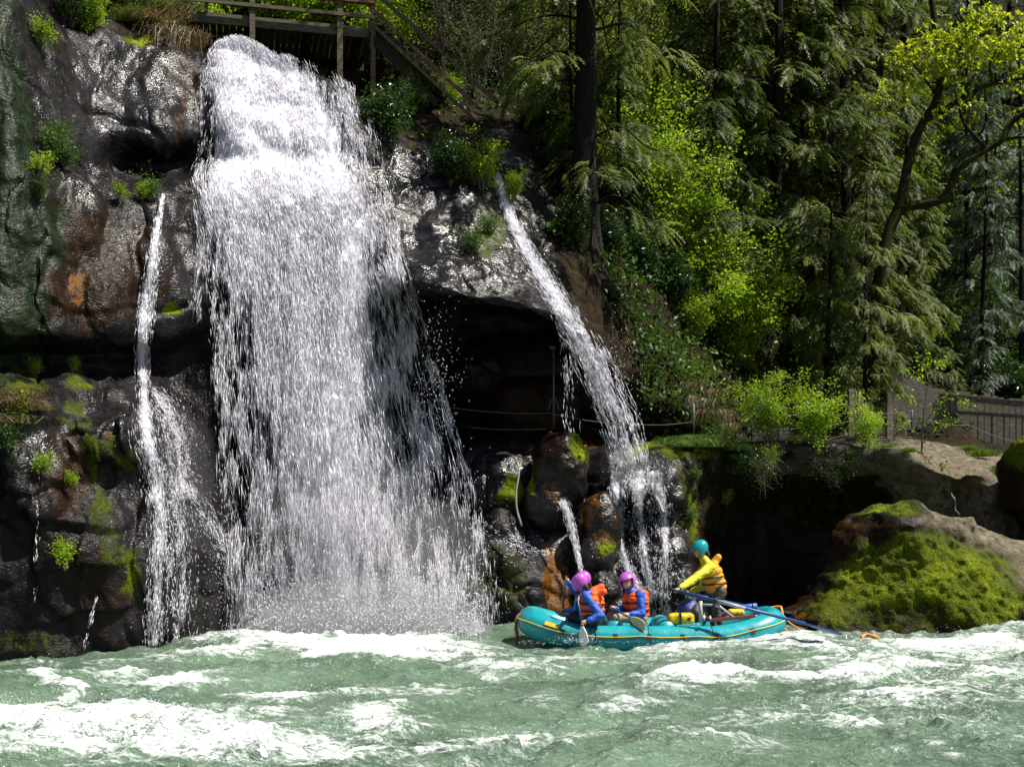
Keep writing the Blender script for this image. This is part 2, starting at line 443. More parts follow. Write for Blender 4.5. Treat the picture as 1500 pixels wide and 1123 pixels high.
A_moss = field([(115,560,24,20,.7),(110,610,30,12,.62),(130,660,14,56,.66),(150,730,16,50,.62),(165,790,18,60,.55),(185,672,40,9,.6),(190,835,20,50,.7),(150,655,16,16,.6),
  (30,560,40,20,.7),(20,950,90,20,.5),(230,45,40,14,1),(205,50,30,12,.7),(70,60,20,20,.5),(720,340,40,30,.6),(255,460,14,14,.9),(610,190,20,20,.5),
  (755,720,22,28,.9),(880,795,18,18,.8),(700,840,60,40,.45),(740,850,30,60,.5),(960,660,50,12,.8),(1030,650,60,14,.7),(1010,760,14,50,.8),(1350,690,160,30,.35),(1020,560,40,40,.6),
  (280,900,30,40,.35),(1000,700,20,30,.5)], 24)
A_wall = field([(-60,250,110,420,1),(20,380,55,160,1),(5,120,35,130,.9)], 40, .9)
A_orange = field([(112,420,16,34,.62),(145,510,10,20,.4),(155,640,10,10,.6),(868,750,26,30,.7),(815,860,16,60,.7),(805,850,10,60,.8),(885,790,14,16,.8),(850,650,40,20,.5),(260,180,10,60,.35),(95,90,12,50,.3)], 16)
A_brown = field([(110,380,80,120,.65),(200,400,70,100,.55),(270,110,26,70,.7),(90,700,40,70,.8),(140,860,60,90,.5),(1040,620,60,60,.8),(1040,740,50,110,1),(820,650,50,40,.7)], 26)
A_dry = field([(1180,690,70,30,.6),(1330,720,170,70,1),(1480,800,160,70,1),(1400,690,120,50,1)], 26)
A_soil_shade = np.clip(np.maximum(hill*1.2, field([(1010,560,120,100,1.4),(920,450,80,120,1.4),(860,380,50,90,1.4),(950,540,60,60,1.4),(1060,700,60,80,.8),(1190,730,120,46,1.3),(640,170,90,60,.8),(250,20,120,34,.9),(700,240,50,40,.7)], 30)), 0, 1.3)  # mostly slope soil; the patch under the right ledge is shade painted in
A_wet = np.clip(0.14 + field([(190,140,90,90,1),(95,130,30,130,.8),(140,250,30,60,.8),(680,330,130,110,1),(600,260,60,60,.9),(740,690,60,40,1),(790,800,60,30,.9),(170,610,60,30,.8),(60,640,50,30,.7),(930,780,80,120,.8),(240,380,60,100,.4),(260,760,70,200,.5),(1200,668,60,16,.7),(980,690,40,40,.8)], 30), 0, 1)*(1-hill)
M = Mat("wet_rock")
obj = M.coord()
n1 = M.noise(1.3, 4, 0.62, obj); n2 = M.noise(7, 4, 0.65, obj); n3 = M.noise(30, 2, 0.6, obj)
streak = M.noise(2.2, 3, 0.6, M.coord((1.6, 1.6, 0.16)))
col = M.ramp(n1, [(0.3, hexl("0f0d0e")), (0.55, hexl("1b1819")), (0.75, hexl("2b2729"))])
col = M.mix(M.rng(streak, 0.5, 0.64, 0, 0.7), col, hexl("080605"))
col = M.mix(M.rng(n2, 0.5, 0.72, 0, 0.35), col, hexl("352f2b"))
brk = M.math('MULTIPLY_ADD', n2, 1.04, -0.52)
def att(a, lo=0.35, hi=0.62): return M.rng(M.math('ADD', M.attr(a), brk), lo, hi)
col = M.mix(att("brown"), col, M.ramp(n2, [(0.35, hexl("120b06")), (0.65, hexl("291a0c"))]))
wall = M.rng(M.math('ADD', M.attr("wall"), M.math('MULTIPLY', M.math('ADD', streak, -0.5), 1.2)), 0.1, 0.5)
col = M.mix(wall, col, M.ramp(n2, [(0.35, hexl("0e120b")), (0.65, hexl("1d2a16"))]))
col = M.mix(att("orange"), col, M.ramp(n2, [(0.35, hexl("2c1b07")), (0.65, hexl("65400e"))]))
col = M.mix(M.attr("dry"), col, M.ramp(n2, [(0.3, hexl("3a3327")), (0.55, hexl("685f50")), (0.75, hexl("857d6e"))]))
soil_shade = att("soil_shade", 0.4, 0.7)
col = M.mix(soil_shade, col, M.ramp(n2, [(0.3, hexl("110c07")), (0.55, hexl("241b10")), (0.75, hexl("333a14"))]))
moss = M.rng(M.math('ADD', M.math('ADD', M.attr('moss'), brk), M.math('MULTIPLY_ADD', n3, 0.9, -0.45)), 0.30, 0.80)
col = M.mix(moss, col, M.ramp(M.math('MULTIPLY', M.math('MULTIPLY_ADD', n3, 0.5, M.math('MULTIPLY', n1, 0.5)), M.rng(M.attr('moss'), 0.45, 0.9, 0.72, 1.08)), [(0.3, hexl("1a2004")), (0.5, hexl("465009")), (0.75, hexl("858e15"))]))
dryall = M.math('MAXIMUM', M.math('MAXIMUM', moss, M.attr("dry")), soil_shade)
wet = M.math('MULTIPLY', M.attr("wet"), M.rng(M.math('MULTIPLY_ADD', n1, 0.6, M.math('MULTIPLY', streak, 0.4)), 0.36, 0.56, 0.25, 1.0))
fine = M.noise(17, 2, 0.55, M.coord((0.8, 0.8, 1.5)), 0.8)
hgt = M.math('MULTIPLY_ADD', n2, 0.7, M.math('MULTIPLY_ADD', fine, 0.75, M.math('MULTIPLY', n3, 0.2)))
rough = M.mix(dryall, M.mix(wet, M.ramp(n2, [(0.3, (0.24,)*3), (0.7, (0.5,)*3)]), M.ramp(n2, [(0.3, (0.13,)*3), (0.7, (0.26,)*3)])), (0.95, 0.95, 0.95, 1))
M.P(col=col, rough=rough, nrm=M.bump(hgt, 0.75, 0.035), spec=M.mix(dryall, M.mix(wet, (0.07,)*3 + (1,), (0.5,)*3 + (1,)), (0.1,)*3 + (1,)))
ROCK = M.m
cliff = mobj("cliff", V, grid_faces(NR, NC), [ROCK], None, True, dict(moss=A_moss, wall=A_wall, orange=A_orange, brown=A_brown, dry=A_dry, soil_shade=A_soil_shade, wet=A_wet))
tag(cliff, kind="structure")
CLV = V.reshape(NR, NC, 3).copy()
_cx, _cy = PX(V); _cyy = V[:, 1]
def surf(px, py, dy=0.0):
    """the nearest point of the built cliff seen at a photo pixel (for setting plants and water on it)"""
    q = (_cx-px)**2 + (_cy-py)**2
    k = np.argsort(q)[:24]; k = k[q[k] < q[k[0]] + 60]
    j = k[np.argmin(_cyy[k])]
    return P(px, py, _cyy[j] - dy)
# ------------------------------------------------------------------ river
FOAM = [(90,1078,280,36,1.15),(330,1102,300,26,1.05),(555,1055,60,24,1.1),(720,1088,120,20,.8),(240,992,95,7,1),(440,1014,100,9,1),(80,998,22,13,1),(20,1040,120,18,1.0),(250,1042,120,12,.9),
 (545,948,190,13,1.5),(330,956,110,8,.9),(1020,1005,85,12,1.1),(1150,1006,70,9,.7),(1330,985,130,24,.7),(1420,950,130,18,1),(1250,1003,70,13,.8),(760,982,60,8,.8),(690,976,70,7,.8),(1200,1062,210,14,.55),
 (1080,1090,80,10,.7),(860,958,160,12,.7),(1150,950,120,10,.9),(1480,990,60,40,.8),(130,968,200,8,.6),(640,1010,80,10,.6),(900,1035,110,12,.5),(1290,1040,130,12,.6),(1400,1020,100,14,.6),(640,1100,110,16,.7),(1000,950,160,9,.7),(560,1000,80,8,.5)]
ry_ = np.concatenate([np.geomspace(2.0, 8.6, 26, endpoint=False), 1/np.linspace(1/8.6, 1/19.5, 230), np.linspace(19.6, 27.5, 50)])
ang = np.concatenate([np.linspace(-3.4, -0.62, 24, endpoint=False), np.linspace(-0.62, 0.62, 520), np.linspace(0.64, 3.4, 24)])
YY, AA = np.meshgrid(ry_, ang, indexing='ij')
XX = AA*np.maximum(YY, 7.0)
def river_h(X, Y):
    wx = X + 0.9*fbm(X*.35, Y*.35, 3.1, 2); wy = Y + 0.9*fbm(X*.35, Y*.35, 8.4, 2)
    d1 = wx*0.94 + wy*0.34; d2 = -wx*0.34 + wy*0.94
    big = fbm(d1*0.20, d2*0.50, 1.7, 2); mid = 1-2*np.abs(fbm(d1*0.5+4, d2*1.25, 5.5, 3)); sm = 1-2*np.abs(fbm(d1*1.7, d2*3.6, 9.5, 3))
    h = 0.32*big + 0.13*mid + 0.050*sm + 0.012*fbm(X*7, Y*10, 2.2, 2)
    px = 750 + X*FPX/Y; py = HOR + CAM_H*FPX/np.maximum(Y, 1)
    wob = 30*fbm(X*.9, Y*.9, 4.4, 3); fo = np.zeros_like(h)
    for (a, b, rx, ry, am) in FOAM:
        q = ((px+wob*1.5-a)/rx)**2 + ((py+wob*0.3-b)/ry)**2
        fo = np.maximum(fo, am*np.exp(-q*0.8))
    crest = ss(0.25, 0.85, 0.5*mid + 0.5*big + 0.2*sm)
    foam = fo + 0.42*crest
    near = ss(13, 9.5, Y)
    h = h + fo*(0.06 + 0.12*near) + np.clip(foam-0.35, 0, 1)*((0.06+0.05*near+0.10*ss(19.2, 20.2, Y))*fbm(X*6, Y*9, 7.7, 3) + (0.07+0.24*near)*fbm(X*1.5, Y*2.2, 3.3, 2))
    h = h*(ss(27, 20.5, Y)*0.75)*(1-0.45*np.exp(-((X-2.4)/3.2)**2-((Y-18.6)/1.6)**2))
    return h - 0.06, foam
HH, FF = river_h(XX, YY)
Vr = np.stack([XX, YY, HH], -1).reshape(-1, 3)
M = Mat("river_water")
vv = M.coord((0.75, 1.6, 1))
f1 = M.noise(2.2, 5, 0.66, vv, 1.1); f2 = M.noise(9, 4, 0.7, vv, 0.9); f3 = M.noise(34, 2, 0.6, M.coord((0.8, 1.5, 1)))
vein = M.rng(M.math('ABSOLUTE', M.math('ADD', M.noise(3.1, 3, 0.6, vv, 1.6), -0.5)), 0.0, 0.055, 1.0, 0.0)
fa_ = M.attr("foam")
fm = M.math('ADD', M.math('MULTIPLY', fa_, 0.72), M.math('MULTIPLY_ADD', f1, 1.7, -0.86)); fm = M.math('ADD', fm, M.math('MULTIPLY_ADD', f2, 1.5, -0.75))
fm = M.math('ADD', fm, M.math('MULTIPLY', vein, M.math('MULTIPLY', fa_, 0.30)))
fm = M.math('ADD', fm, M.math('MULTIPLY_ADD', f3, 0.3, -0.15))
mask = M.rng(fm, 0.24, 0.90)
base = M.ramp(M.noise(0.5, 3, 0.5, vv), [(0.3, hexl("435845")), (0.7, hexl("687f69"))])
col = M.mix(mask, base, M.ramp(fm, [(0.5, hexl("a0aca4")), (1.0, hexl("e2e7e4"))]))
M.P(col=col, rough=M.mix(mask, (0.10,)*3+(1,), (0.7,)*3+(1,)), spec=0.5, nrm=M.bump(M.math('MULTIPLY_ADD', f1, 0.6, M.math('MULTIPLY_ADD', f2, 0.35, M.math('MULTIPLY', f3, 0.10))), 1.0, 0.17))
RIVER = M.m
river = mobj("river", Vr, grid_faces(*YY.shape), [RIVER], None, True, dict(foam=FF.ravel()))
tag(river, kind="structure")

# ------------------------------------------------------------------ falling water
# coarse distance map of the built rock, to let water run over it
_st = 5; _W, _H = 1700//_st, 1240//_st
DM = np.full((_H, _W), 99.0)
vx, vy = PX(V)
ii = ((vy+60)/_st).astype(int); jj = ((vx+100)/_st).astype(int)
okm = (ii >= 0) & (ii < _H) & (jj >= 0) & (jj < _W)
np.minimum.at(DM, (ii[okm], jj[okm]), V[okm, 1])
for _ in range(6):
    hole = DM > 90
    sh = np.stack([np.roll(DM, 1, 0), np.roll(DM, -1, 0), np.roll(DM, 1, 1), np.roll(DM, -1, 1)])
    sh = np.where(sh > 90, np.nan, sh)
    with np.errstate(all='ignore'):
        import warnings; warnings.simplefilter("ignore")
        m_ = np.nanmean(sh, 0)
    DM = np.where(hole & ~np.isnan(m_), m_, DM)
def dep(px, py):
    i = np.clip(((np.asarray(py)+60)/_st).astype(int), 0, _H-1); j = np.clip(((np.asarray(px)+100)/_st).astype(int), 0, _W-1)
    return DM[i, j]
EX = [55, 80, 100, 130, 170, 220, 270, 300, 350, 400, 450, 500, 550, 600, 700, 800, 900, 945]
EL = [318, 303, 300, 298, 300, 303, 286, 292, 308, 316, 322, 326, 330, 334, 342, 348, 352, 356]
ER = [372, 436, 482, 522, 540, 552, 566, 576, 592, 606, 622, 636, 648, 660, 688, 700, 704, 706]
TX = [290, 303, 318, 345, 370, 400, 435, 480, 520, 548, 570, 600, 720]
TY = [110, 80, 62, 53, 60, 79, 86, 104, 131, 168, 270, 400, 800]
def fallY(px, py):
    d0 = np.minimum(dep(px, np.full_like(px, 278.0)), 24.0) - 0.18
    yf = d0 - 1.15*np.sqrt(np.clip((py-270)/675, 0, 1))
    yr = np.minimum(dep(px, py) - 0.12, 24.25)
    t = ss(225, 300, py)
    return np.minimum(yr*(1-t) + yf*t, yr)
def drops(name, C, D, L, Rr, mat, kind="stuff", parent=None):
    """many stretched drops in one mesh: centres C, directions D, lengths L, radii Rr"""
    n = len(C); D = D/np.linalg.norm(D, axis=1)[:, None]
    up = np.where(np.abs(D[:, 1:2]) > 0.9, np.array([[1., 0, 0]]), np.array([[0, 1., 0]]))
    a = np.cross(D, up); a /= np.linalg.norm(a, axis=1)[:, None]; b = np.cross(D, a)
    ph = RS.rand(n)*2*pi; Vd = np.zeros((n, 5, 3))
    off = (RS.rand(n)*0.5 - 0.35)*L
    Vd[:, 0] = C - D*L[:, None]/2; Vd[:, 4] = C + D*L[:, None]/2
    for k in range(3):
        q = ph + k*2*pi/3; rr = Rr*(0.75+0.5*RS.rand(n))
        Vd[:, 1+k] = C + D*off[:, None] + (a*np.cos(q)[:, None] + b*np.sin(q)[:, None])*rr[:, None]
    T = np.array([[0,2,1],[0,3,2],[0,1,3],[4,1,2],[4,2,3],[4,3,1]])
    F = (np.arange(n)*5)[:, None, None] + T[None]
    o = mobj(name, Vd.reshape(-1, 3), F.reshape(-1, 3), [mat], parent, True)
    return tag(o, kind=kind)
RS = np.random.RandomState(11)
def water_mat(name, white, tr=0.45, alpha=None):
    m = Mat(name); n = m.n
    df = m.node("ShaderNodeBsdfDiffuse"); df.inputs[0].default_value = white
    tl = m.node("ShaderNodeBsdfTranslucent"); tl.inputs[0].default_value = white
    mx = m.node("ShaderNodeMixShader"); mx.inputs[0].default_value = tr
    m.l.new(df.outputs[0], mx.inputs[1]); m.l.new(tl.outputs[0], mx.inputs[2])
    gl = m.node("ShaderNodeBsdfGlossy"); gl.inputs["Roughness"].default_value = 0.25; gl.inputs[0].default_value = (1, 1, 1, 1)
    m2 = m.node("ShaderNodeMixShader"); m2.inputs[0].default_value = 0.08
    m.l.new(mx.outputs[0], m2.inputs[1]); m.l.new(gl.outputs[0], m2.inputs[2])
    last = m2.outputs[0]
    if alpha:
        tp = m.node("ShaderNodeBsdfTransparent"); m3 = m.node("ShaderNodeMixShader")
        m.l.new(alpha(m), m3.inputs[0]); m.l.new(tp.outputs[0], m3.inputs[1]); m.l.new(last, m3.inputs[2]); last = m3.outputs[0]
    m.l.new(last, m.out.inputs[0])
    return m.m
DROP = water_mat("white_water_drops", (0.95, 0.94, 1.0, 1), 0.5)
def sheet_alpha(m):
    a = m.noise(5.0, 5, 0.68, m.coord((2.6, 1.2, 0.22)), 0.5)
    b = m.noise(34.0, 3, 0.62, m.coord((0.9, 0.6, 0.05)))
    v = m.math('ADD', m.math('MULTIPLY_ADD', a, 1.5, -0.75), m.math('MULTIPLY_ADD', b, 1.5, -0.75))
    return m.rng(m.math('ADD', m.attr("core"), v), 0.25, 1.0)
SHEET = water_mat("white_water_sheet", (0.94, 0.93, 1.0, 1), 0.5, sheet_alpha)

def core_density(a, py):
    """how thick the main fall is, 0..1, over its width a and row"""
    c = 0.36 + 0.10*np.sin(py*0.004)
    d = np.exp(-((a-0.42)/0.36)**2) + 0.35*np.exp(-((a-0.45)/0.3)**2-((py-320)/130)**2)
    top = ss(60, 130, py)
    low = 1 - 0.63*ss(380, 760, py)
    edge = ss(0, 0.10+0.22*ss(300, 480, py), a)*ss(1-0.08*ss(330, 480, py), 0.75-0.22*ss(330, 480, py), a)
    up = 1 - 0.35*ss(250, 120, py)*ss(0.55, 0.85, a)
    return d*low*edge*up*(0.55+0.45*top)
# continuous sheets (three overlapping curtains, each a surface with its own folds)
parts = []; core = []
for lay in range(3):
    ra = np.linspace(0, 1, 130); rp = np.linspace(54, 948, 330)
    PYg, Ag = np.meshgrid(rp, ra, indexing='ij')
    PXg = np.interp(PYg, EX, EL)*(1-Ag) + np.interp(PYg, EX, ER)*Ag
    tp = np.interp(PXg, TX, TY); PYc = np.maximum(PYg, tp)
    Yg = fallY(PXg.ravel(), PYc.ravel()).reshape(PXg.shape)
    Yg = smooth_axis(smooth_axis(Yg, 0, 8), 1, 8)
    free = ss(240, 500, PYc)
    Yg = Yg - 0.10 + 0.22*lay*free + 0.05*lay + (0.06+0.24*free)*fbm(PXg*0.02+lay*7, PYc*0.004, lay*3.3, 3) + 0.085*fbm(PXg*0.045, PYc*0.034, lay+.5, 3)
    PXw = PXg + 6*fbm(PXg*0.02, PYc*0.012, lay*5.1+2, 3)
    X = (PXw-750)*Yg/FPX; Z = CAM_H-(PYc-HOR)*Yg/FPX
    parts.append((np.stack([X, Yg, Z], -1).reshape(-1, 3), grid_faces(330, 130)))
    core.append((core_density(Ag, PYc)*(1.5-0.15*lay) - 0.75*(PYg < tp-1) - 0.3*ss(900, 948, PYc)*0).ravel())
Vs, Fs = join(parts)
fall = mobj("waterfall", Vs, Fs, [SHEET], None, True, dict(core=np.concatenate(core)))
tag(fall, kind="structure")
# drops of the main fall
def main_drops(n, fine=False):
    a = np.clip(RS.beta(1.45, 1.6, n)*1.12-0.06, -0.05, 1.12); py = 52 + 893*RS.rand(n)**(0.9 if not fine else 0.6)
    px = np.interp(py, EX, EL)*(1-a) + np.interp(py, EX, ER)*a
    px = px + RS.normal(size=n)*np.where(a > 0.8, 9, 3)*ss(200, 700, py)
    nz = fbm(px*0.030, py*0.011, 4.0, 4) + 0.6*fbm(px*0.11, py*0.022, 9.0, 2)
    keep = (py > np.interp(px, TX, TY)-4*RS.rand(n)) & (RS.rand(n) < np.clip(0.20 + 0.75*core_density(np.clip(a, 0, 1), py) + 0.8*nz, 0.03, 1))
    a, px, py = a[keep], px[keep], py[keep]; n = len(a)
    Y = fallY(px, py) - 0.10 + RS.normal(size=n)*(0.05 + 0.22*ss(250, 600, py))
    Y = np.minimum(Y, dep(px, py) - 0.03)
    C = np.stack([(px-750)*Y/FPX, Y, CAM_H-(py-HOR)*Y/FPX], -1)
    lean = (np.interp(py+20, EX, ER)-np.interp(py, EX, ER))/20*a + (np.interp(py+20, EX, EL)-np.interp(py, EX, EL))/20*(1-a)
    lean = np.where(py < 170, lean*0.4, lean)
    D = np.stack([lean + RS.normal(size=n)*0.10, -0.15+RS.normal(size=n)*0.1, -np.ones(n)], -1)
    v = 0.25 + 0.75*np.sqrt(np.clip((py-60)/500, 0, 1))
    L = (0.06 + 0.40*RS.rand(n)**1.8)*v*1.3; r = (0.0022 + 0.0055*RS.rand(n)**2)
    if fine: L = 0.03+0.04*RS.rand(n); r = 0.004+0.004*RS.rand(n)
    return C, D, L, r
drops("falling_spray", *main_drops(200000), DROP)
def cloud(blobs, n, r0=0.004, r1=0.006, dy=0.35):
    """fine drifting drops about photo positions (px, py, rx, ry, weight, distance or None = rock)"""
    wt = np.array([b[4] for b in blobs], float); k = RS.choice(len(blobs), n, p=wt/wt.sum())
    B = np.array([b[:4] for b in blobs])[k]
    px = B[:, 0] + RS.normal(size=n)*B[:, 2]*0.6; py = B[:, 1] + RS.normal(size=n)*B[:, 3]*0.6
    Yd = np.array([np.nan if b[5] is None else b[5] for b in blobs])[k]
    Y = np.where(np.isnan(Yd), dep(px, py)-0.05, Yd) - np.abs(RS.normal(size=n))*dy
    Y = np.minimum(Y, np.where(dep(px, py) < 90, dep(px, py)-0.02, 99))
    z = CAM_H-(py-HOR)*Y/FPX; ok = z > 0.05
    C = np.stack([(px-750)*Y/FPX, Y, z], -1)[ok]; n = len(C)
    D = np.stack([RS.normal(size=n)*0.35, RS.normal(size=n)*0.3, -np.ones(n)], -1)
    return C, D, 0.012+0.03*RS.rand(n), r0+r1*RS.rand(n)
MIST = [(520,900,150,40,2.2,20.9),(450,850,110,80,1.4,21),(600,840,90,90,1.4,21.2),(530,760,140,110,1.3,21.3),(660,880,60,50,1,21.3),(400,920,50,30,.8,20.6),
  (940,690,30,24,.6,None),(930,790,30,80,0.3,None),(985,830,24,70,.2,None),(255,640,40,50,.5,None),(265,780,40,130,.5,None),(330,800,25,120,.6,None),(640,560,30,110,.5,21.8),(905,560,26,70,.5,23.4)]
drops("mist", *cloud(MIST, 9000, 0.0025, 0.004), DROP)
# smaller streams: way-points (px, py, half width), on the rock unless a distance is given
def stream(pts, n, L0=0.10, r0=0.003, r1=0.006, lift=0.05, free=None, clump=1.0, jy=0.04):
    pts = np.array(pts, float); s = np.concatenate([[0], np.cumsum(np.hypot(*np.diff(pts[:, :2], axis=0).T))])
    q = RS.rand(n)*s[-1]
    cx = np.interp(q, s, pts[:, 0]); cy = np.interp(q, s, pts[:, 1]); hw = np.interp(q, s, pts[:, 2])
    ex = np.interp(q+6, s, pts[:, 0])-np.interp(q-6, s, pts[:, 0]); ey = np.interp(q+6, s, pts[:, 1])-np.interp(q-6, s, pts[:, 1])
    lat = np.clip(RS.normal(size=n)*0.5, -1.2, 1.2)
    nz = fbm(lat*hw*0.14+cx*0.01, q*0.02, pts[0, 0], 3)
    keep = RS.rand(n) < np.clip(0.5 + clump*nz, 0.02, 1)
    nn = np.hypot(ex, ey) + 1e-6
    px = cx + lat*hw*ey/nn; py = cy - lat*hw*ex/nn
    px, py, ex, ey, q = px[keep], py[keep], ex[keep], ey[keep], q[keep]; n = len(px)
    Yr = dep(px, py) - lift
    if free is not None: Yr = np.minimum(Yr, np.interp(py, free[0], free[1]))
    Y = Yr - np.abs(RS.normal(size=n))*jy
    C = np.stack([(px-750)*Y/FPX, Y, CAM_H-(py-HOR)*Y/FPX], -1)
    D = np.stack([ex/12 + RS.normal(size=n)*0.08, RS.normal(size=n)*0.15, -np.maximum(ey, 1)/12 + RS.normal(size=n)*0.05], -1)
    ok = C[:, 2] > 0.02
    return C[ok], D[ok], (L0*1.7*(0.3+RS.rand(n)))[ok], (0.75*(r0+r1*RS.rand(n)**2))[ok]
def streams(name, lst):
    q = [stream(*a, **k) for a, k in lst]
    return drops(name, *[np.concatenate(z) for z in zip(*q)], DROP, "structure")
FR = ([250, 480, 560, 690], [99, 22.5, 22.9, 23.4])
streams("waterfall_on_the_right", [
  (([(728,258,4),(742,300,8),(760,345,9),(785,388,11),(808,425,14),(832,468,17)], 6500), dict(L0=.13, lift=.07, r1=.008, clump=.5)),
  (([(832,468,17),(858,510,22),(886,570,26),(908,620,27),(924,680,24)], 6200), dict(L0=.13, r0=.003, r1=.008, free=FR, jy=.15)),
  (([(828,480,6),(832,540,10),(836,610,12),(840,650,12)], 350), dict(L0=.12, free=FR, clump=1.6)),
  (([(920,680,22),(902,720,12),(905,770,7),(918,830,8),(945,880,9),(960,915,10)], 3000), dict(L0=.08)),
  (([(940,690,40),(965,730,22),(972,790,16),(968,850,16),(978,910,16)], 1500), dict(L0=.06, r0=.003, clump=1.6)),
  (([(930,690,24),(936,750,10),(942,820,8),(958,880,8)], 1500), dict(L0=.07, clump=1.6)),
  (([(800,690,7),(812,720,9),(830,748,9),(842,790,5),(852,845,5)], 1200), dict(L0=.09, free=([700,845],[22.9,22.2]))),
  (([(700,770,10),(740,790,30),(790,810,20)], 500), dict(L0=.04, clump=1.5)),
])
streams("waterfall_on_the_left", [
  (([(238,290,3),(230,330,5),(222,390,9),(214,450,12),(208,520,10),(210,585,9)], 4200), dict(L0=.11, lift=.10, r1=.009, clump=.7)),
  (([(210,590,14),(215,640,22),(228,700,20),(236,800,16),(228,880,14),(225,945,16)], 3600), dict(L0=.09, clump=1.0)),
  (([(225,570,10),(245,600,20),(262,650,22),(262,700,20)], 1300), dict(L0=.07, r0=.004, clump=1.5)),
  (([(240,680,20),(280,720,22),(312,770,16),(340,830,10),(352,880,10)], 1100), dict(L0=.07, r0=.004, clump=1.4)),
  (([(250,700,20),(262,800,24),(262,880,24),(262,945,24)], 1500), dict(L0=.07, r0=.004, clump=1.8)),
  (([(292,300,10),(294,380,10),(286,470,10)], 500), dict(L0=.16, r0=.003, r1=.004, clump=2.0)),
  (([(310,310,10),(318,420,12),(326,560,12),(336,760,12)], 600), dict(L0=.10, clump=1.4)),
  (([(56,700,2),(54,800,3),(50,880,3)], 60), dict(L0=.07)),
  (([(140,880,2),(128,930,3),(123,955,4)], 120), dict(L0=.09)),
])
def ribbon(pts, lift, free=None, n=90, m=15, seed=0.0, c0=1.15, fd=.45):
    pts = np.array(pts, float); q = spline(pts, n); T_ = np.gradient(q[:, :2], axis=0); T_ /= np.linalg.norm(T_, axis=1)[:, None]
    v_ = np.linspace(-1, 1, m)[None]; hw = q[:, 2:3]*(1+.25*fbm(np.arange(n)[:, None]*.15, v_*0, seed, 2))
    px = q[:, 0:1] + v_*hw*T_[:, 1:2]; py = q[:, 1:2] - v_*hw*T_[:, 0:1]
    Y = dep(px, py) - lift
    if free is not None: Y = np.minimum(Y, np.interp(py, free[0], free[1]))
    Y = smooth_axis(smooth_axis(Y, 0, 5), 1, 3) - .04*(1-v_**2) + .03*fbm(px*.08, py*.03, seed, 3)
    fade = c0*(1-np.abs(v_)**2.2)*np.clip(1.1-np.linspace(0, 1, n)[:, None]*fd, 0, 1)
    return (np.stack([(px-750)*Y/FPX, Y, CAM_H-(py-HOR)*Y/FPX], -1).reshape(-1, 3), grid_faces(n, m)), fade.ravel()
def ribbons(name, lst):
    r_ = [ribbon(*a, **k) for a, k in lst]; Vq, Fq = join([x_[0] for x_ in r_])
    tag(mobj(name, Vq, Fq, [SHEET], None, True, dict(core=np.concatenate([x_[1] for x_ in r_]))), kind="structure")
ribbons("stream_on_the_right", [(([(728,256,3),(742,300,6),(760,345,7),(785,388,8),(808,425,10),(832,468,13),(858,510,17),(886,570,20),(906,620,21),(922,672,20)], .06), dict(free=FR, fd=.85)),
  (([(905,690,14),(902,720,9),(905,770,6),(918,830,7),(945,880,8),(958,912,9)], .05), dict(c0=.9, seed=3.)), (([(935,690,14),(938,760,7),(944,820,6),(958,880,6)], .05), dict(c0=.8, seed=5.)), (([(955,690,16),(970,740,10),(974,800,8),(970,860,9),(978,905,9)], .05), dict(c0=.75, seed=7.)),
  (([(800,690,6),(812,720,8),(830,748,8),(842,790,5),(852,842,4)], .05), dict(c0=1.0, seed=9., free=([700,845],[22.9,22.2])))])
ribbons("stream_on_the_left", [(([(238,289,3),(230,330,5),(222,390,8),(214,450,9),(208,520,8),(211,590,8)], .09), dict(seed=11., c0=1.0)),
  (([(212,590,9),(216,640,12),(228,700,10),(236,800,8),(228,880,7),(225,945,7)], .05), dict(c0=.8, seed=13., fd=.6)), (([(225,575,8),(246,605,16),(262,650,18),(264,720,16),(264,850,14),(262,940,14)], .05), dict(c0=.48, seed=15.)), (([(245,690,14),(282,722,16),(312,770,12),(340,830,8),(352,880,7)], .05), dict(c0=.45, seed=17.))])
# splash where the fall meets the river, and drops thrown up by the rapids
def splash(n):
    px = 360 + 350*RS.beta(1.3, 1.3, n); h = np.abs(RS.normal(size=n))**1.6*0.26*(1+1.2*np.clip(fbm(px*.03, px*0, 2.2, 2)+.2, 0, 1))
    Y = 20.4 + RS.normal(size=n)*0.45
    C = np.stack([(px-750)*Y/FPX, Y, h], -1); D = np.stack([RS.normal(size=n), RS.normal(size=n), RS.normal(size=n)+0.6], -1)
    return C, D, 0.03+0.07*RS.rand(n), 0.003+0.006*RS.rand(n)
def raft_splash(n):
    px = 760 + 480*RS.rand(n); near_oar = RS.rand(n) < .3; px = np.where(near_oar, 850 + RS.normal(size=n)*16, px)
    Y = 18.75 - 0.12*np.abs(RS.normal(size=n)); h = np.abs(RS.normal(size=n))*.05 + np.where(near_oar, .04, 0)
    C = np.stack([(px-750)*Y/FPX, Y, h], -1)
    return C, RS.normal(size=(n, 3)), .012+.02*RS.rand(n), .003+.004*RS.rand(n)
def rapids_drops(n):
    i = RS.choice(len(FF.ravel()), n*3); fo = FF.ravel()[i]; y = Vr[i, 1]
    k = (RS.rand(n*3) < np.clip(fo-0.45, 0, 1)) & (y > 9) & (y < 21) & (np.abs(Vr[i, 0]) < 0.5*y)
    C = Vr[i][k].copy(); m = len(C); C[:, 2] += np.abs(RS.normal(size=m))*0.07 + 0.005; C[:, :2] += RS.normal(size=(m, 2))*0.05
    D = RS.normal(size=(m, 3)); return C, D, 0.012+0.025*RS.rand(m), 0.002+0.004*RS.rand(m)
q = [splash(9000), rapids_drops(14000), raft_splash(380)]
drops("splash", *[np.concatenate(z) for z in zip(*q)], DROP)

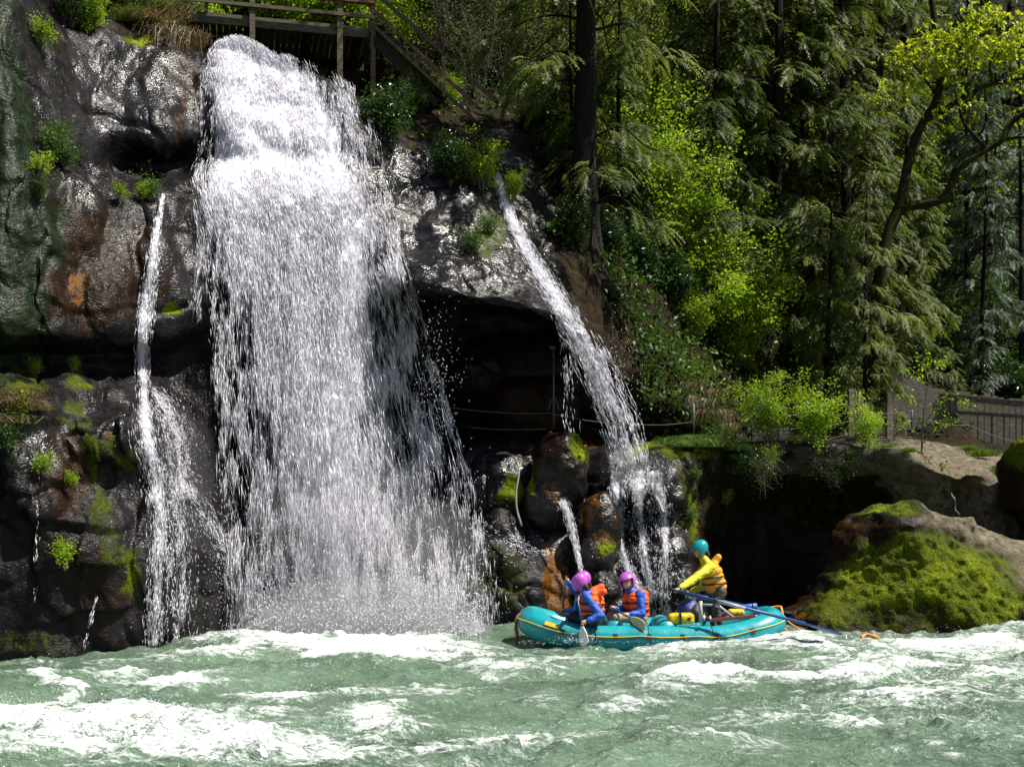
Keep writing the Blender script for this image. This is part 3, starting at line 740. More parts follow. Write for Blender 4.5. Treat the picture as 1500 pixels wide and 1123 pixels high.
# fine mist hanging at the foot of the falls: closed pockets of thin, even, pale vapour
def vapour(dens):
    m = bpy.data.materials.new("water_vapour"); m.use_nodes = True; nn = m.node_tree.nodes; nn.clear()
    o = nn.new("ShaderNodeOutputMaterial"); v = nn.new("ShaderNodeVolumePrincipled"); v.inputs["Color"].default_value = (.97, .97, 1, 1); v.inputs["Density"].default_value = dens; v.inputs["Anisotropy"].default_value = 0.2
    m.node_tree.links.new(v.outputs[0], o.inputs["Volume"]); return m
def ellmesh(c, r_, nu=20, nv_=32, seed=0):
    th = np.linspace(0, pi, nu)[:, None]; ph = np.linspace(0, 2*pi, nv_, endpoint=False)[None]
    u_ = np.stack([np.sin(th)*np.cos(ph), np.sin(th)*np.sin(ph), np.cos(th)+0*ph], -1).reshape(-1, 3)
    u_ = u_*(1+.18*fbm(u_[:, 0]*1.6+seed, u_[:, 1]*1.6, u_[:, 2]*1.6, 2))[:, None]
    return np.asarray(c)+u_*np.asarray(r_), grid_faces(nu, nv_, True)[:, ::-1]
for k_, (px, py, Yc, r_, de) in enumerate([(530,905,20.4,(2.2,.7,.75),.5),(520,930,20.1,(2.1,.5,.40),1.1),(640,925,20.5,(1.0,.4,.45),.9),(430,920,20.1,(.8,.4,.5),.7),(510,800,20.8,(1.7,.6,1.6),.22),(640,830,21.2,(.9,.5,1.3),.22),(940,690,22.7,(.6,.4,.45),.10),(268,700,18.9,(.55,.3,1.2),.12)]):
    tag(mobj("mist", *ellmesh(P(px, py, Yc), r_, seed=k_*3.1), [vapour(de)]), kind="stuff")
# ------------------------------------------------------------------ plants
def leaf_mat(name, c1, c2, c3, tr=0.4, rough=0.5, spec=0.4):
    m = Mat(name)
    oi = m.node("ShaderNodeObjectInfo")
    t = m.math('ADD', m.attr("tint"), m.math('MULTIPLY_ADD', oi.outputs["Random"], 0.3, -0.15))
    col = m.ramp(t, [(0.0, c1), (0.5, c2), (1.0, c3)])
    m.P(col=col, rough=rough, spec=spec)
    tl = m.node("ShaderNodeBsdfTranslucent"); m.l.new(m.mix(1.0, col, (1.25, 1.3, 0.8, 1), 'MULTIPLY'), tl.inputs[0])
    mx = m.node("ShaderNodeMixShader"); mx.inputs[0].default_value = tr
    m.l.new(m.b.outputs[0], mx.inputs[1]); m.l.new(tl.outputs[0], mx.inputs[2]); m.l.new(mx.outputs[0], m.out.inputs[0])
    return m.m
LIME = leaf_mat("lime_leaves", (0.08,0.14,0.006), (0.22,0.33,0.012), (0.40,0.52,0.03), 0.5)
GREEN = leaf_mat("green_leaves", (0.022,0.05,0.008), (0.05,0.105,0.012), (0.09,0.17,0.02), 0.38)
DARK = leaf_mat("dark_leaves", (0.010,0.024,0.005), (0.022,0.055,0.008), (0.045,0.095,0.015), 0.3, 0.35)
CEDAR = leaf_mat("cedar_fronds", (0.022,0.036,0.006), (0.075,0.105,0.018), (0.20,0.235,0.055), 0.4, 0.55, 0.3)
FIR = leaf_mat("far_conifer_fronds", (0.022,0.040,0.024), (0.06,0.09,0.055), (0.13,0.17,0.12), 0.3, 0.5, 0.35)
YELLOW = leaf_mat("yellow_maple_leaves", (0.13,0.19,0.006), (0.30,0.37,0.010), (0.48,0.49,0.02), 0.5)
GRASS = leaf_mat("green_grass", (0.04,0.085,0.008), (0.09,0.16,0.012), (0.16,0.22,0.03), 0.35)
STRAW = leaf_mat("dry_grass", (0.05,0.032,0.014), (0.13,0.085,0.035), (0.26,0.19,0.085), 0.3)
OLIVE = leaf_mat("olive_leaves", (0.03,0.045,0.008), (0.07,0.095,0.014), (0.12,0.14,0.03), 0.35)
BUD = leaf_mat("budding_leaves", (0.04,0.06,0.006), (0.11,0.15,0.012), (0.26,0.32,0.03), 0.45)
BARK = simple("dark_bark", (0.014, 0.011, 0.009), 0.9, 0.5, 6, 1.0, 18, 0.1, (3, 3, 0.5))
TWIG = simple("grey_twigs", (0.10, 0.085, 0.065), 0.85, 0.4, 12, 0.4, 40, 0.2)
MOSSY = (lambda m: (m.P(col=m.ramp(m.noise(5, 5, 0.65), [(0.38, (0.020,0.014,0.009)), (0.52, (0.022,0.021,0.005)), (0.7, (0.06,0.062,0.008))]), rough=0.95, spec=0.1, nrm=m.bump(m.noise(30, 4, 0.7), 1.0, 0.03)), m.m)[1])(Mat("mossy_bark"))

def leaves(C, D, size, asp, RSx, droop=0.0):
    """folded diamond leaves: base points C, pointing D"""
    n = len(C); D = D/(np.linalg.norm(D, axis=1)[:, None]+1e-9)
    r = RSx.normal(size=(n, 3)) + np.array([0, 0, 1.2]); a = np.cross(D, r); a /= np.linalg.norm(a, axis=1)[:, None]+1e-9
    nn = np.cross(a, D)
    L = size[:, None]; W = L*asp*0.5
    V = np.zeros((n, 4, 3)); V[:, 0] = C
    V[:, 1] = C + D*L*0.45 + a*W + nn*W*0.35; V[:, 2] = C + D*L - np.array([0, 0, 1])*L*droop; V[:, 3] = C + D*L*0.45 - a*W + nn*W*0.35
    F = (np.arange(n)*4)[:, None, None] + np.array([[0,1,2],[0,2,3]])[None]
    return V.reshape(-1, 3), F.reshape(-1, 3)
def rdir(n, RSx, up=0.0):
    d = RSx.normal(size=(n, 3)); d /= np.linalg.norm(d, axis=1)[:, None]; d[:, 2] += up
    return d
def make_shrub(seed, h, spread, stems, nleaf, ls, smat, lmat, sig=0.13, asp=0.75, rr=0.02, lean=(0, 0), arch=0.3, sub=7, low=0.25):
    r = np.random.RandomState(seed); tubes = []; tips = []
    for s in range(stems):
        az = r.rand()*2*pi; out = spread*(0.25+0.75*r.rand()); hh = h*(0.6+0.4*r.rand())
        end = np.array([cos(az)*out + lean[0]*h, sin(az)*out + lean[1]*h, hh])
        mid = end*np.array([0.35, 0.35, 0.6]) + r.normal(size=3)*0.06*h; b0 = np.array([cos(az), sin(az), 0])*0.05*spread
        end[2] -= arch*out*0.4
        pth = spline([b0 - np.array([0, 0, 0.15]), mid*0.5+b0*0.5, mid, end], 10)
        tubes.append(tube(pth, np.linspace(rr*(0.7+0.5*r.rand()), rr*0.25, 10), 5, False))
        for k in range(sub):
            t = low + (1-low)*r.rand(); p0 = pth[int(t*9)]
            d = rdir(1, r, 0.35)[0]; l = spread*(0.25+0.4*r.rand()); p1 = p0 + d*l*0.5 + r.normal(size=3)*0.04; p2 = p0 + d*l - np.array([0, 0, 0.15*l])
            sp = spline([p0, p1, p2], 6); tubes.append(tube(sp, np.linspace(rr*0.4, rr*0.1, 6), 3, False))
            tips += [sp[2], sp[3], sp[4], sp[5]]
            for m in range(2):
                q0 = sp[2+r.randint(4)]; q1 = q0 + rdir(1, r, 0.2)[0]*l*0.5
                tubes.append(tube(np.linspace(q0, q1, 3), rr*0.12, 3, False)); tips += [q0*0.4+q1*0.6, q1]
    tips = np.array(tips); wt = r.rand(len(tips))**1.5 + 0.08; k = r.choice(len(tips), nleaf, p=wt/wt.sum())
    C = tips[k] + r.normal(size=(nleaf, 3))*sig*np.array([1, 1, 0.7])
    D = rdir(nleaf, r, -0.15); D[:, 2] *= 0.6
    V, F = leaves(C, D, ls*(0.55+0.9*r.rand(nleaf)), asp, r, 0.15)
    ct = r.rand(len(tips)); tint = np.clip(0.25 + 0.35*ct[k] + 0.4*(r.rand(nleaf)-0.3), 0, 1)
    sm = mk_mesh("stems", *join(tubes), [smat]); lm = mk_mesh("foliage", V, F, [lmat], False, dict(tint=np.repeat(tint, 4)))
    return [("stems", sm), ("foliage", lm)]
def frond_set(C, D, L, r, nl=10, wl=0.20):
    """feather-like sprays: a drooping spine from C along D with small flat leaflets on both sides"""
    n = len(C); D = D/np.linalg.norm(D, axis=1)[:, None]; dn = np.array([0, 0, 1.0])
    side = np.cross(D, dn) + r.normal(size=(n, 3))*0.3; side /= np.linalg.norm(side, axis=1)[:, None]+1e-9
    Vs = []
    for k in range(nl):
        t = (k+0.2)/nl; p = C + D*(L*t)[:, None] - dn*(0.45*L*t*t)[:, None]; tg = D - dn*0.9*t; tg /= np.linalg.norm(tg, axis=1)[:, None]
        ll = L*wl*(0.55+0.9*t)*(1.15-t)*2.0
        for s in (-1, 1):
            dd = tg*0.8 + side*s*0.75 + r.normal(size=(n, 3))*0.13; dd /= np.linalg.norm(dd, axis=1)[:, None]
            l_ = (ll*(0.75+0.5*r.rand(n)))[:, None]; Vs.append(np.stack([p, p+tg*L[:, None]/nl*1.0, p+dd*l_-dn*l_*0.25], 1))
    V = np.stack(Vs, 0); m = len(Vs)
    return V.reshape(-1, 3), np.arange(m*n*3).reshape(-1, 3), m
def make_cedar(seed, H, r0, Lmax, nb, nf, lmat, z0=1.0, fl=0.42, flare=1.6, droop=0.35, top=0.35, bmat=None):
    r = np.random.RandomState(seed); bmat = bmat or BARK
    zz = np.linspace(-0.6, H, 30); rad = r0*(1-0.72*np.clip(zz/H, 0, 1)) + r0*(flare-1)*np.exp(-np.clip(zz+0.6, 0, 9)/0.7)
    pth = np.stack([0.10*np.sin(zz*0.35+seed), 0.08*np.cos(zz*0.3), zz], -1)
    V, F = tube(pth, rad, 14, True)
    an = np.arctan2(V[:, 1], V[:, 0]); V[:, :2] *= (1 + 0.10*np.sin(an*5+V[:, 2]*0.2) + 0.07*fbm(V[:, 0]*4, V[:, 1]*4, V[:, 2]*0.6, 2))[:, None]
    trunk = mk_mesh("trunk", V, F, [bmat])
    tubes = []; Cf = []; Df = []; tb = []
    for b in range(nb):
        z = z0 + (H-z0)*(b+r.rand())/nb; l = Lmax*(0.55+0.5*r.rand())*(1-(1-top)*(z/H))
        az = r.rand()*2*pi; u = np.array([cos(az), sin(az), 0]); p0 = np.array([0, 0, z]) + u*r0*0.5
        sp = spline([p0, p0+u*l*0.35+[0, 0, 0.06*l], p0+u*l*0.72-np.array([0, 0, droop*l*0.55])+r.normal(size=3)*0.06*l, p0+u*l-np.array([0, 0, droop*l*(0.6+0.5*r.rand())])+r.normal(size=3)*0.08*l], 14)
        tubes.append(tube(sp, np.linspace(0.028*(0.6+l/3), 0.006, 14), 4, False))
        k = max(4, int(nf/nb*(l/Lmax)*1.3)); t = 0.25+0.75*r.rand(k)**0.8; q = t*13; i0 = np.minimum(q.astype(int), 12)
        pp = sp[i0]*(1-(q-i0))[:, None] + sp[i0+1]*(q-i0)[:, None]
        lat = np.array([-u[1], u[0], 0]); sgn = np.where(r.rand(k) < 0.5, -1, 1)[:, None]
        pp = pp + lat*sgn*(r.rand(k)**1.2*0.22*l)[:, None]*0.8 - np.array([0, 0, 1])*(r.rand(k)*0.10*l)[:, None]
        Cf.append(pp); Df.append(u*0.5 + lat*sgn*(0.3+0.6*r.rand(k))[:, None] + np.array([0, 0, -0.35]) + r.normal(size=(k, 3))*0.25)
        tb.append(np.full(k, r.rand()))
    Cf = np.concatenate(Cf); Df = np.concatenate(Df); n = len(Cf)
    V, F, m = frond_set(Cf, Df, fl*(0.6+0.7*r.rand(n)), r)
    tint = np.clip(0.15 + 0.35*np.concatenate(tb) + 0.5*r.rand(n)**1.5, 0, 1)
    tint = np.repeat(np.tile(tint, m), 3)
    return [("trunk", trunk), ("branches", mk_mesh("branches", *join(tubes), [bmat])), ("crown", mk_mesh("crown", V, F, [lmat], False, dict(tint=tint)))]
def place(proto, name, loc, s=1.0, rz=0.0, label=None, cat=None, group=None, sz=None, tilt=(0, 0)):
    o = empty(name, loc, label, cat, group)
    o.scale = (s, s, s if sz is None else sz); o.rotation_euler = (tilt[0], tilt[1], rz)
    for nm, me in proto:
        c = bpy.data.objects.new(nm, me); COL.objects.link(c); c.parent = o
    return o
_gm = (V[:, 2] > 2.5) & (V[:, 1] > 22)
_GV = V[_gm][::2]
def ground(X, Y):
    q = (_GV[:, 0]-X)**2 + (_GV[:, 1]-Y)**2; k = np.argsort(q)[:6]
    return _GV[k, 2].mean()
def gp(px, Y, dz=0.0):
    X = (px-750)*Y/FPX
    return np.array([X, Y, ground(X, Y) + dz])

# --- cedars and firs of the wood
cedA = make_cedar(3, 13, 0.20, 3.0, 80, 5200, CEDAR, 0.6, 0.50)
cedB = make_cedar(5, 14, 0.15, 2.5, 76, 4600, CEDAR, 0.8, 0.46, 1.3)
cedC = make_cedar(8, 12, 0.10, 1.8, 64, 3000, FIR, 0.5, 0.38, 1.2, 0.25, 0.25)
BIG = make_cedar(21, 16, 0.28, 2.6, 64, 2600, CEDAR, 1.4, 0.48, 3.0, 0.35, 0.5)
b = surf(862, 375); place(BIG, "cedar_tree", (b[0], b[1]+0.5, b[2]-0.2), 1.0, 1.2, "thick dark cedar trunk with flared base beside the narrow right-hand stream", "tree")
for k, (px, Y, pr, s, rz) in enumerate([(1045,29.6,cedB,.85,0.3),(1137,31,cedA,.95,2.0),(1178,33,cedB,1.0,4.1),(1235,31.5,cedA,.85,3.3),(1285,34,cedB,1.0,0.9),(1268,27.3,cedB,.42,1.9),(1330,32.6,cedB,.6,4.4),(1215,28.6,cedA,.45,.4),(908,27.0,cedB,.45,2.6),(836,27.4,cedB,.42,5.1),
    (960,37,cedA,1.1,5.5),(1090,37,cedA,1.1,1.0),(1010,40,cedB,1.2,2.5),(1190,40,cedA,1.2,5.0),(900,41,cedA,1.2,3.6),(1330,40,cedA,1.15,0.2),(800,40,cedB,1.2,4.6)]):
    fr = Y < 35
    place(pr, "cedar_tree", gp(px, Y), s, rz, "cedar with drooping grey-green sprays standing just above the ledge shrubs" if fr else "cedar further up the wooded slope behind the front cedars", "tree", "cedars just above the ledge" if fr else "cedars further up the wooded slope")
FI = "distant conifers behind the board fence"
for k, (px, Y, s, rz) in enumerate([(1417,37,1.0,.4),(1440,34,.8,2.2),(1456,39,1.1,1.1),(1495,36,.95,3.9),(1370,45,1.25,5.2),(1480,47,1.3,0.6),(1540,41,1.1,2.9),(1420,50,1.4,4.4),(1290,46,1.3,1.9),(1200,48,1.35,3.1),(1560,48,1.3,.1)]):
    nr = Y < 40
    place(cedC, "conifer_tree", gp(px, Y), s, rz, "slim blue-green conifer with thin dark trunk just behind the board fence" if nr else "pale blue-green conifer far up the slope beyond the fence", "tree", FI if nr else "conifers far up the slope")

# --- broad-leaved undergrowth
limeA = make_shrub(31, 2.6, 1.5, 9, 5200, 0.075, TWIG, LIME)
limeB = make_shrub(32, 1.7, 1.1, 8, 3600, 0.065, TWIG, LIME, 0.11)
grnA = make_shrub(33, 2.3, 1.5, 8, 4600, 0.075, TWIG, GREEN)
drkA = make_shrub(34, 1.2, 0.8, 9, 4200, 0.07, TWIG, DARK, 0.11)
oliA = make_shrub(35, 3.0, 1.6, 8, 3000, 0.06, TWIG, OLIVE, 0.16)
budA = make_shrub(39, 5.2, 2.2, 10, 4200, 0.06, TWIG, BUD, 0.26, sub=9, rr=0.03)
bareA = make_shrub(36, 3.2, 1.5, 9, 900, 0.055, TWIG, OLIVE, 0.2, sub=9)
smlA = make_shrub(37, 0.5, 0.35, 8, 900, 0.045, TWIG, LIME, 0.06, rr=0.008)
smlB = make_shrub(38, 0.45, 0.4, 8, 900, 0.045, TWIG, GREEN, 0.06, rr=0.008)
def put(proto, nm, px, py, s, rz, label, cat, group=None, dy=0.0, tilt=(0, 0), sz=None):
    return place(proto, nm, surf(px, py, dy), s, rz, label, cat, group, sz, tilt)
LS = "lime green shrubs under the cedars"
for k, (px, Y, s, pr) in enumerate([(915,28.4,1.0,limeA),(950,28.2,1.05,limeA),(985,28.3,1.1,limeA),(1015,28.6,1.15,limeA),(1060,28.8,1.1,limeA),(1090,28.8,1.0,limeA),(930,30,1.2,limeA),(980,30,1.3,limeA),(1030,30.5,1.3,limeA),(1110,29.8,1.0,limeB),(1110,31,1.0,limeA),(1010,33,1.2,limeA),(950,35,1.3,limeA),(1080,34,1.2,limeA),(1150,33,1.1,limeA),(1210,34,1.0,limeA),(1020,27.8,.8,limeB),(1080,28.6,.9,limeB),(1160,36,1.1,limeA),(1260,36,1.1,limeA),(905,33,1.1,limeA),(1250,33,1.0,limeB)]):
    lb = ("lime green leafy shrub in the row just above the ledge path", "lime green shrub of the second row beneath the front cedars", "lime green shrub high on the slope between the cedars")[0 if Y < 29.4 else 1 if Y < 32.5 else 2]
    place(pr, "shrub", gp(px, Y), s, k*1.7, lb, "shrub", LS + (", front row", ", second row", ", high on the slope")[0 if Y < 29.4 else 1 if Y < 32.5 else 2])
LR = "bright green thicket behind the fence"
for k, (px, Y, s, pr) in enumerate([(1380,40,1.5,limeA),(1330,38,1.3,limeA),(1420,43,1.7,limeA),(1470,41,1.4,grnA),(1350,43,1.6,limeA),(1300,39,1.2,limeA),(1400,36,1.1,grnA),(1500,38,1.2,grnA),(1450,37,1.0,limeA)]):
    place(pr, "shrub", gp(px, Y), s, k*2.1, "bright green bushy growth on the slope behind the board fence", "shrub", LR)
LD = "yellow-green bushes behind the viewing deck"
for k, (px, Y, s, pr) in enumerate([(330,32.6,1.0,limeA),(390,32.8,1.1,limeA),(450,32.6,1.0,limeA),(510,32.6,1.1,limeA),(570,31.5,1.0,limeA),(610,32.5,1.1,limeA),(280,31,1.0,limeA),(420,34.5,1.3,limeA),(540,34.5,1.3,grnA),(360,35,1.3,limeA),(480,36,1.3,limeA),(600,35,1.4,limeA),(300,34,1.2,grnA)]):
    place(pr, "shrub", gp(px, Y, -0.1), s, k*1.3, "yellow-green leafy bush on the slope behind the wooden deck", "shrub", LD)
OB = "sparse twiggy bushes above the narrow stream"
for k, (px, Y, s, pr) in enumerate([(650,31,1.2,bareA),(700,31,1.3,oliA),(745,30.5,1.2,bareA),(790,31,1.2,oliA),(720,33.5,1.4,bareA),(670,34,1.4,oliA),(780,34,1.4,bareA),(830,33,1.2,oliA),(640,37,1.6,oliA),(740,37,1.6,oliA),(700,29,.8,bareA),(560,37,1.6,bareA),(820,36,1.5,oliA),(880,30,1.0,oliA)]):
    place(pr, "shrub", gp(px, Y), s, k*2.7, "sparse olive bush with bare pale twigs between stairs and cedar trunk", "shrub", OB)
BT = "thin budding saplings behind the flared cedar trunk"
for k, (px, Y, s) in enumerate([(760,32,1.0),(815,31,.95),(910,31.5,1.1),(950,33,1.2),(700,33,1.1),(1000,34,1.2),(780,36,1.4),(860,35,1.3)]):
    place(budA, "sapling", gp(px, Y), s, k*2.2, "tall sapling of thin stems budding small yellow-green leaves around the flared cedar trunk", "sapling", BT)
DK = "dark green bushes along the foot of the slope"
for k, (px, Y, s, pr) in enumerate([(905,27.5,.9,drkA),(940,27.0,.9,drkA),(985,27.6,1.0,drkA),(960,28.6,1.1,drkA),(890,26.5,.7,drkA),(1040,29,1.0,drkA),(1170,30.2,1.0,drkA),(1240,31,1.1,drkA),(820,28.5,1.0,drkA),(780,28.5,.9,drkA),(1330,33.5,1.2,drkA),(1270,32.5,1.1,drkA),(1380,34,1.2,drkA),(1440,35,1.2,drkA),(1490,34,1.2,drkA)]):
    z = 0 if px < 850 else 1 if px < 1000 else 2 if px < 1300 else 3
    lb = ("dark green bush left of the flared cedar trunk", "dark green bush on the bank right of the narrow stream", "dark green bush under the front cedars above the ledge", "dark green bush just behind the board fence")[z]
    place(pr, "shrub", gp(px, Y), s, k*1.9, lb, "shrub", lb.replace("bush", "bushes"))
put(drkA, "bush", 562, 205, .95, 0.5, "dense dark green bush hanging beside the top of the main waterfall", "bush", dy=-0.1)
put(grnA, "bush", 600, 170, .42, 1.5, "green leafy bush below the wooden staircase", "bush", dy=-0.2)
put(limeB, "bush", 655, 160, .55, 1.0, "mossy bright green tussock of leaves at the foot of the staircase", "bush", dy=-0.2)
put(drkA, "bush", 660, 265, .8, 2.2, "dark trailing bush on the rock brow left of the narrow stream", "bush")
put(limeB, "bush", 705, 272, .62, 0.1, "yellow-green bush overhanging the start of the narrow stream", "bush", dy=0.25)
put(limeB, "bush", 755, 290, .35, 2.1, "small yellow-green sprig over the narrow stream", "bush", dy=0.2)
put(smlB, "bush", 690, 365, .9, 0.4, "low green tuft on the wet slab between the two falls", "bush")
put(smlB, "bush", 715, 340, .8, 1.4, "second low green tuft higher on the wet slab", "bush")
put(limeA, "bush", 1125, 648, .62, 0.7, "bright lime shrub leaning over the ledge beside the rope posts", "bush", dy=0.0)
put(limeB, "bush", 1195, 650, .72, 2.6, "lime shrub with tangled grey stems by the wooden rope post", "bush")
put(limeB, "bush", 1265, 652, .5, 4.0, "small lime shrub in front of the board fence end", "bush")
put(grnA, "bush", 1075, 690, .45, 3.0, "green shrub drooping over the dark hollow under the ledge", "bush")
put(bareA, "bush", 1150, 690, .35, 3.0, "bare twiggy bush drooping over the dark hollow", "bush")
for k, (px, py, sc, pr, lb) in enumerate([(1110,668,.42,bareA,"bare twigs hanging over the hollow below the grassy rim"),(1165,662,.40,bareA,"bare twigs drooping over the hollow below the lime shrub"),(1215,664,.36,bareA,"dangling twig bush under the wooden rope post"),(1255,668,.34,grnA,"green shrub drooping from the ledge rim below the rope post"),(1140,664,.34,limeB,"lime sprays drooping over the hollow behind the guide"),(1095,672,.6,drkA,"dark green bush hanging from the grassy rim")]):
    put(pr, "bush", px, py, sc, k*1.3, lb, "bush", tilt=(radians(112), 0))
put(drkA, "bush", 838, 352, .8, .3, "dark bush at the left root of the flared cedar trunk", "bush"); put(drkA, "bush", 892, 372, .8, 1.9, "dark bush at the right root of the flared cedar trunk", "bush")
WS = "small plants rooted in the left rock wall"
for k, (px, py, s, pr) in enumerate([(62,62,.8,smlA),(75,225,1.1,smlB),(95,240,.9,smlB),(60,255,.7,smlA),(60,285,.6,smlB),(85,205,.7,smlB),(175,290,.5,smlA),(220,285,.75,smlB),(208,288,.5,smlA),(65,690,.55,smlA),(95,825,.75,smlA),(105,710,.4,smlA),(50,545,.45,smlA),(107,540,.4,smlA),(20,620,.9,smlA),(12,650,.8,smlB)]):
    z = 0 if py < 100 else 1 if px < 100 and py < 300 else 2 if py < 300 else 3 if py < 560 else 4
    lb = ("small leafy plant near the top of the left rock wall", "leafy plant in the clump halfway up the dark left wall", "small plant on the ledge under the rock hollow", "sprout on the shelf below the left overhang", "small bright plant growing on the lower left rock")[z]
    put(pr, "small_plant", px, py, s, k*1.1, lb, "plant", lb.replace("plant ", "plants ").replace("sprout", "sprouts"), dy=0.05)
TP = "bushes along the clifftop left of the deck"
for k, (px, py, s, pr) in enumerate([(105,35,.5,grnA),(140,45,.45,limeB),(95,0,.6,drkA),(150,5,.7,grnA),(195,25,.5,grnA),(240,20,.6,grnA),(270,30,.6,drkA),(120,20,.5,drkA),(295,65,.3,grnA)]):
    put(pr, "bush", px, py, s, k*2.3, "leafy green bush on the clifftop left of the viewing deck", "bush", TP, dy=-0.1)

# --- sapling on the ledge
def sapling():
    o = empty("sapling", surf(1352, 738), "slender sapling with a thin bare stem and few lime leaves by the fence", "sapling")
    b0 = surf(1352, 738); Yb = b0[1]
    pts = [P(1352,745,Yb),P(1350,690,Yb),P(1351,640,Yb+.05),P(1354,600,Yb),P(1362,555,Yb),P(1375,530,Yb)]
    tb = [tube(spline(pts, 20), np.linspace(0.028, 0.006, 20), 6)]; r = np.random.RandomState(3); tips = []
    for (a, b_) in [((1351,640),(1310,620)),((1351,650),(1400,610)),((1352,620),(1395,580)),((1351,690),(1385,680)),((1354,600),(1320,580)),((1358,575),(1335,540)),((1365,550),(1385,525)),((1350,700),(1320,700)),((1395,600),(1420,590)),((1360,560),(1352,520))]:
        s = spline([P(*a, Yb), P((a[0]+b_[0])/2, (a[1]+b_[1])/2-4, Yb+r.normal()*.2), P(*b_, Yb+r.normal()*.4)], 8)
        tb.append(tube(s, np.linspace(0.010, 0.003, 8), 4, False)); tips += list(s[3:])
    tips = np.array(tips); n = 420; k = r.randint(len(tips), size=n)
    Vl, Fl = leaves(tips[k]+r.normal(size=(n,3))*.07, rdir(n, r, -.2), .05+.045*r.rand(n), .7, r, .2)
    mobj("stem", *join(tb), [TWIG], o); mobj("foliage", Vl, Fl, [LIME], o, False, dict(tint=np.repeat(r.rand(n), 4)))
sapling()

# --- mossy maple leaning in from the right
def maple():
    Yb = 27.5
    base = gp(1288, Yb)
    o = empty("maple_tree", base, "leaning maple with mossy crooked limbs and fresh yellow leaves", "tree")
    L = lambda q, r0, r1, n=26, dy=0.0: (spline([P(a, b_, Yb+dy+c) for a, b_, c in q], n), np.linspace(r0, r1, n))
    limbs = [L([(1278,590,1.0),(1282,470,.3),(1290,400,0),(1300,345,0),(1318,303,0),(1322,290,0)], .15, .13),
             L([(1312,306,0),(1345,300,-.1),(1380,292,-.2),(1394,270,-.2),(1402,248,-.3),(1425,230,-.3),(1447,218,-.3),(1468,205,-.4),(1478,185,-.4),(1500,165,-.5),(1560,130,-.6)], .12, .05, 40),
             L([(1320,296,0),(1328,250,.2),(1338,212,.3),(1352,180,.3),(1372,145,.3),(1378,100,.3),(1370,40,.4),(1360,-40,.5)], .12, .07, 40),
             L([(1352,178,.3),(1385,160,.1),(1420,138,0),(1455,122,-.1),(1510,112,-.2),(1580,90,-.2)], .09, .03),
             L([(1446,219,-.3),(1428,200,-.4),(1412,180,-.4),(1404,155,-.4),(1398,130,-.4)], .055, .02),
             L([(1425,230,-.3),(1430,205,-.2),(1440,190,-.2),(1442,180,-.2)], .045, .02),
             L([(1470,204,-.4),(1490,202,-.4),(1530,200,-.5)], .04, .02),
             L([(1372,140,.3),(1350,110,.1),(1330,85,0),(1312,70,0)], .03, .012),
             L([(1420,138,0),(1410,110,-.1),(1405,80,-.2),(1415,50,-.2)], .03, .012),
             L([(1455,122,-.1),(1450,95,-.2),(1462,70,-.3),(1470,40,-.3)], .03, .012),
             L([(1500,113,-.2),(1490,85,-.2),(1500,60,-.3)], .03, .012),
             L([(1395,272,-.2),(1396,285,-.3),(1398,300,-.3)], .04, .02)]
    V_, F_ = join([tube(*limbs[0], 10), tube(*limbs[2], 10)])
    mobj("trunk", V_, F_, [MOSSY], o)
    for q in (limbs[1],) + tuple(limbs[3:]): mobj("limb", *tube(*q, 8), [MOSSY], o)
    r = np.random.RandomState(5)
    cl = [(1430,95,92,44,190),(1480,110,76,44,170),(1400,115,60,26,90),(1440,150,70,20,40),(1370,55,40,14,130),(1462,70,40,16,220),(1335,75,22,12,60),(1290,145,26,10,50),(1330,78,14,8,40),(1370,100,16,8,60),(1420,170,40,14,26),(1385,70,20,14,50),(1500,55,30,20,120),(1430,20,60,20,140),(1310,125,20,14,30)]
    tw = []; C = []
    for (px, py, rx, ry, n) in cl:
        c = P(px, py, Yb-.1)
        m = max(3, n//25); tips = np.stack([c + r.normal(size=3)*np.array([rx, 18, ry])*Yb/FPX*0.6 for _ in range(m)])
        for t in tips: tw.append(tube(spline([c + np.array([0, 0, -.25]), (c+t)/2 + r.normal(size=3)*.05, t], 5), np.linspace(.012, .004, 5), 3, False))
        k = r.randint(m, size=n); C.append(tips[k] + r.normal(size=(n, 3))*np.array([.2, .2, .12]))
    C = np.concatenate(C); n = len(C)
    Vl, Fl = leaves(np.repeat(C, 3, 0), np.concatenate([rdir(3*n, r, -.3)]), .045+.075*r.rand(3*n), .8, r, .25)
    tag(mobj("twigs", *join(tw), [TWIG], o), kind="stuff")
    mobj("foliage", Vl, Fl, [YELLOW], o, False, dict(tint=np.repeat(r.rand(3*n), 4)))
maple()

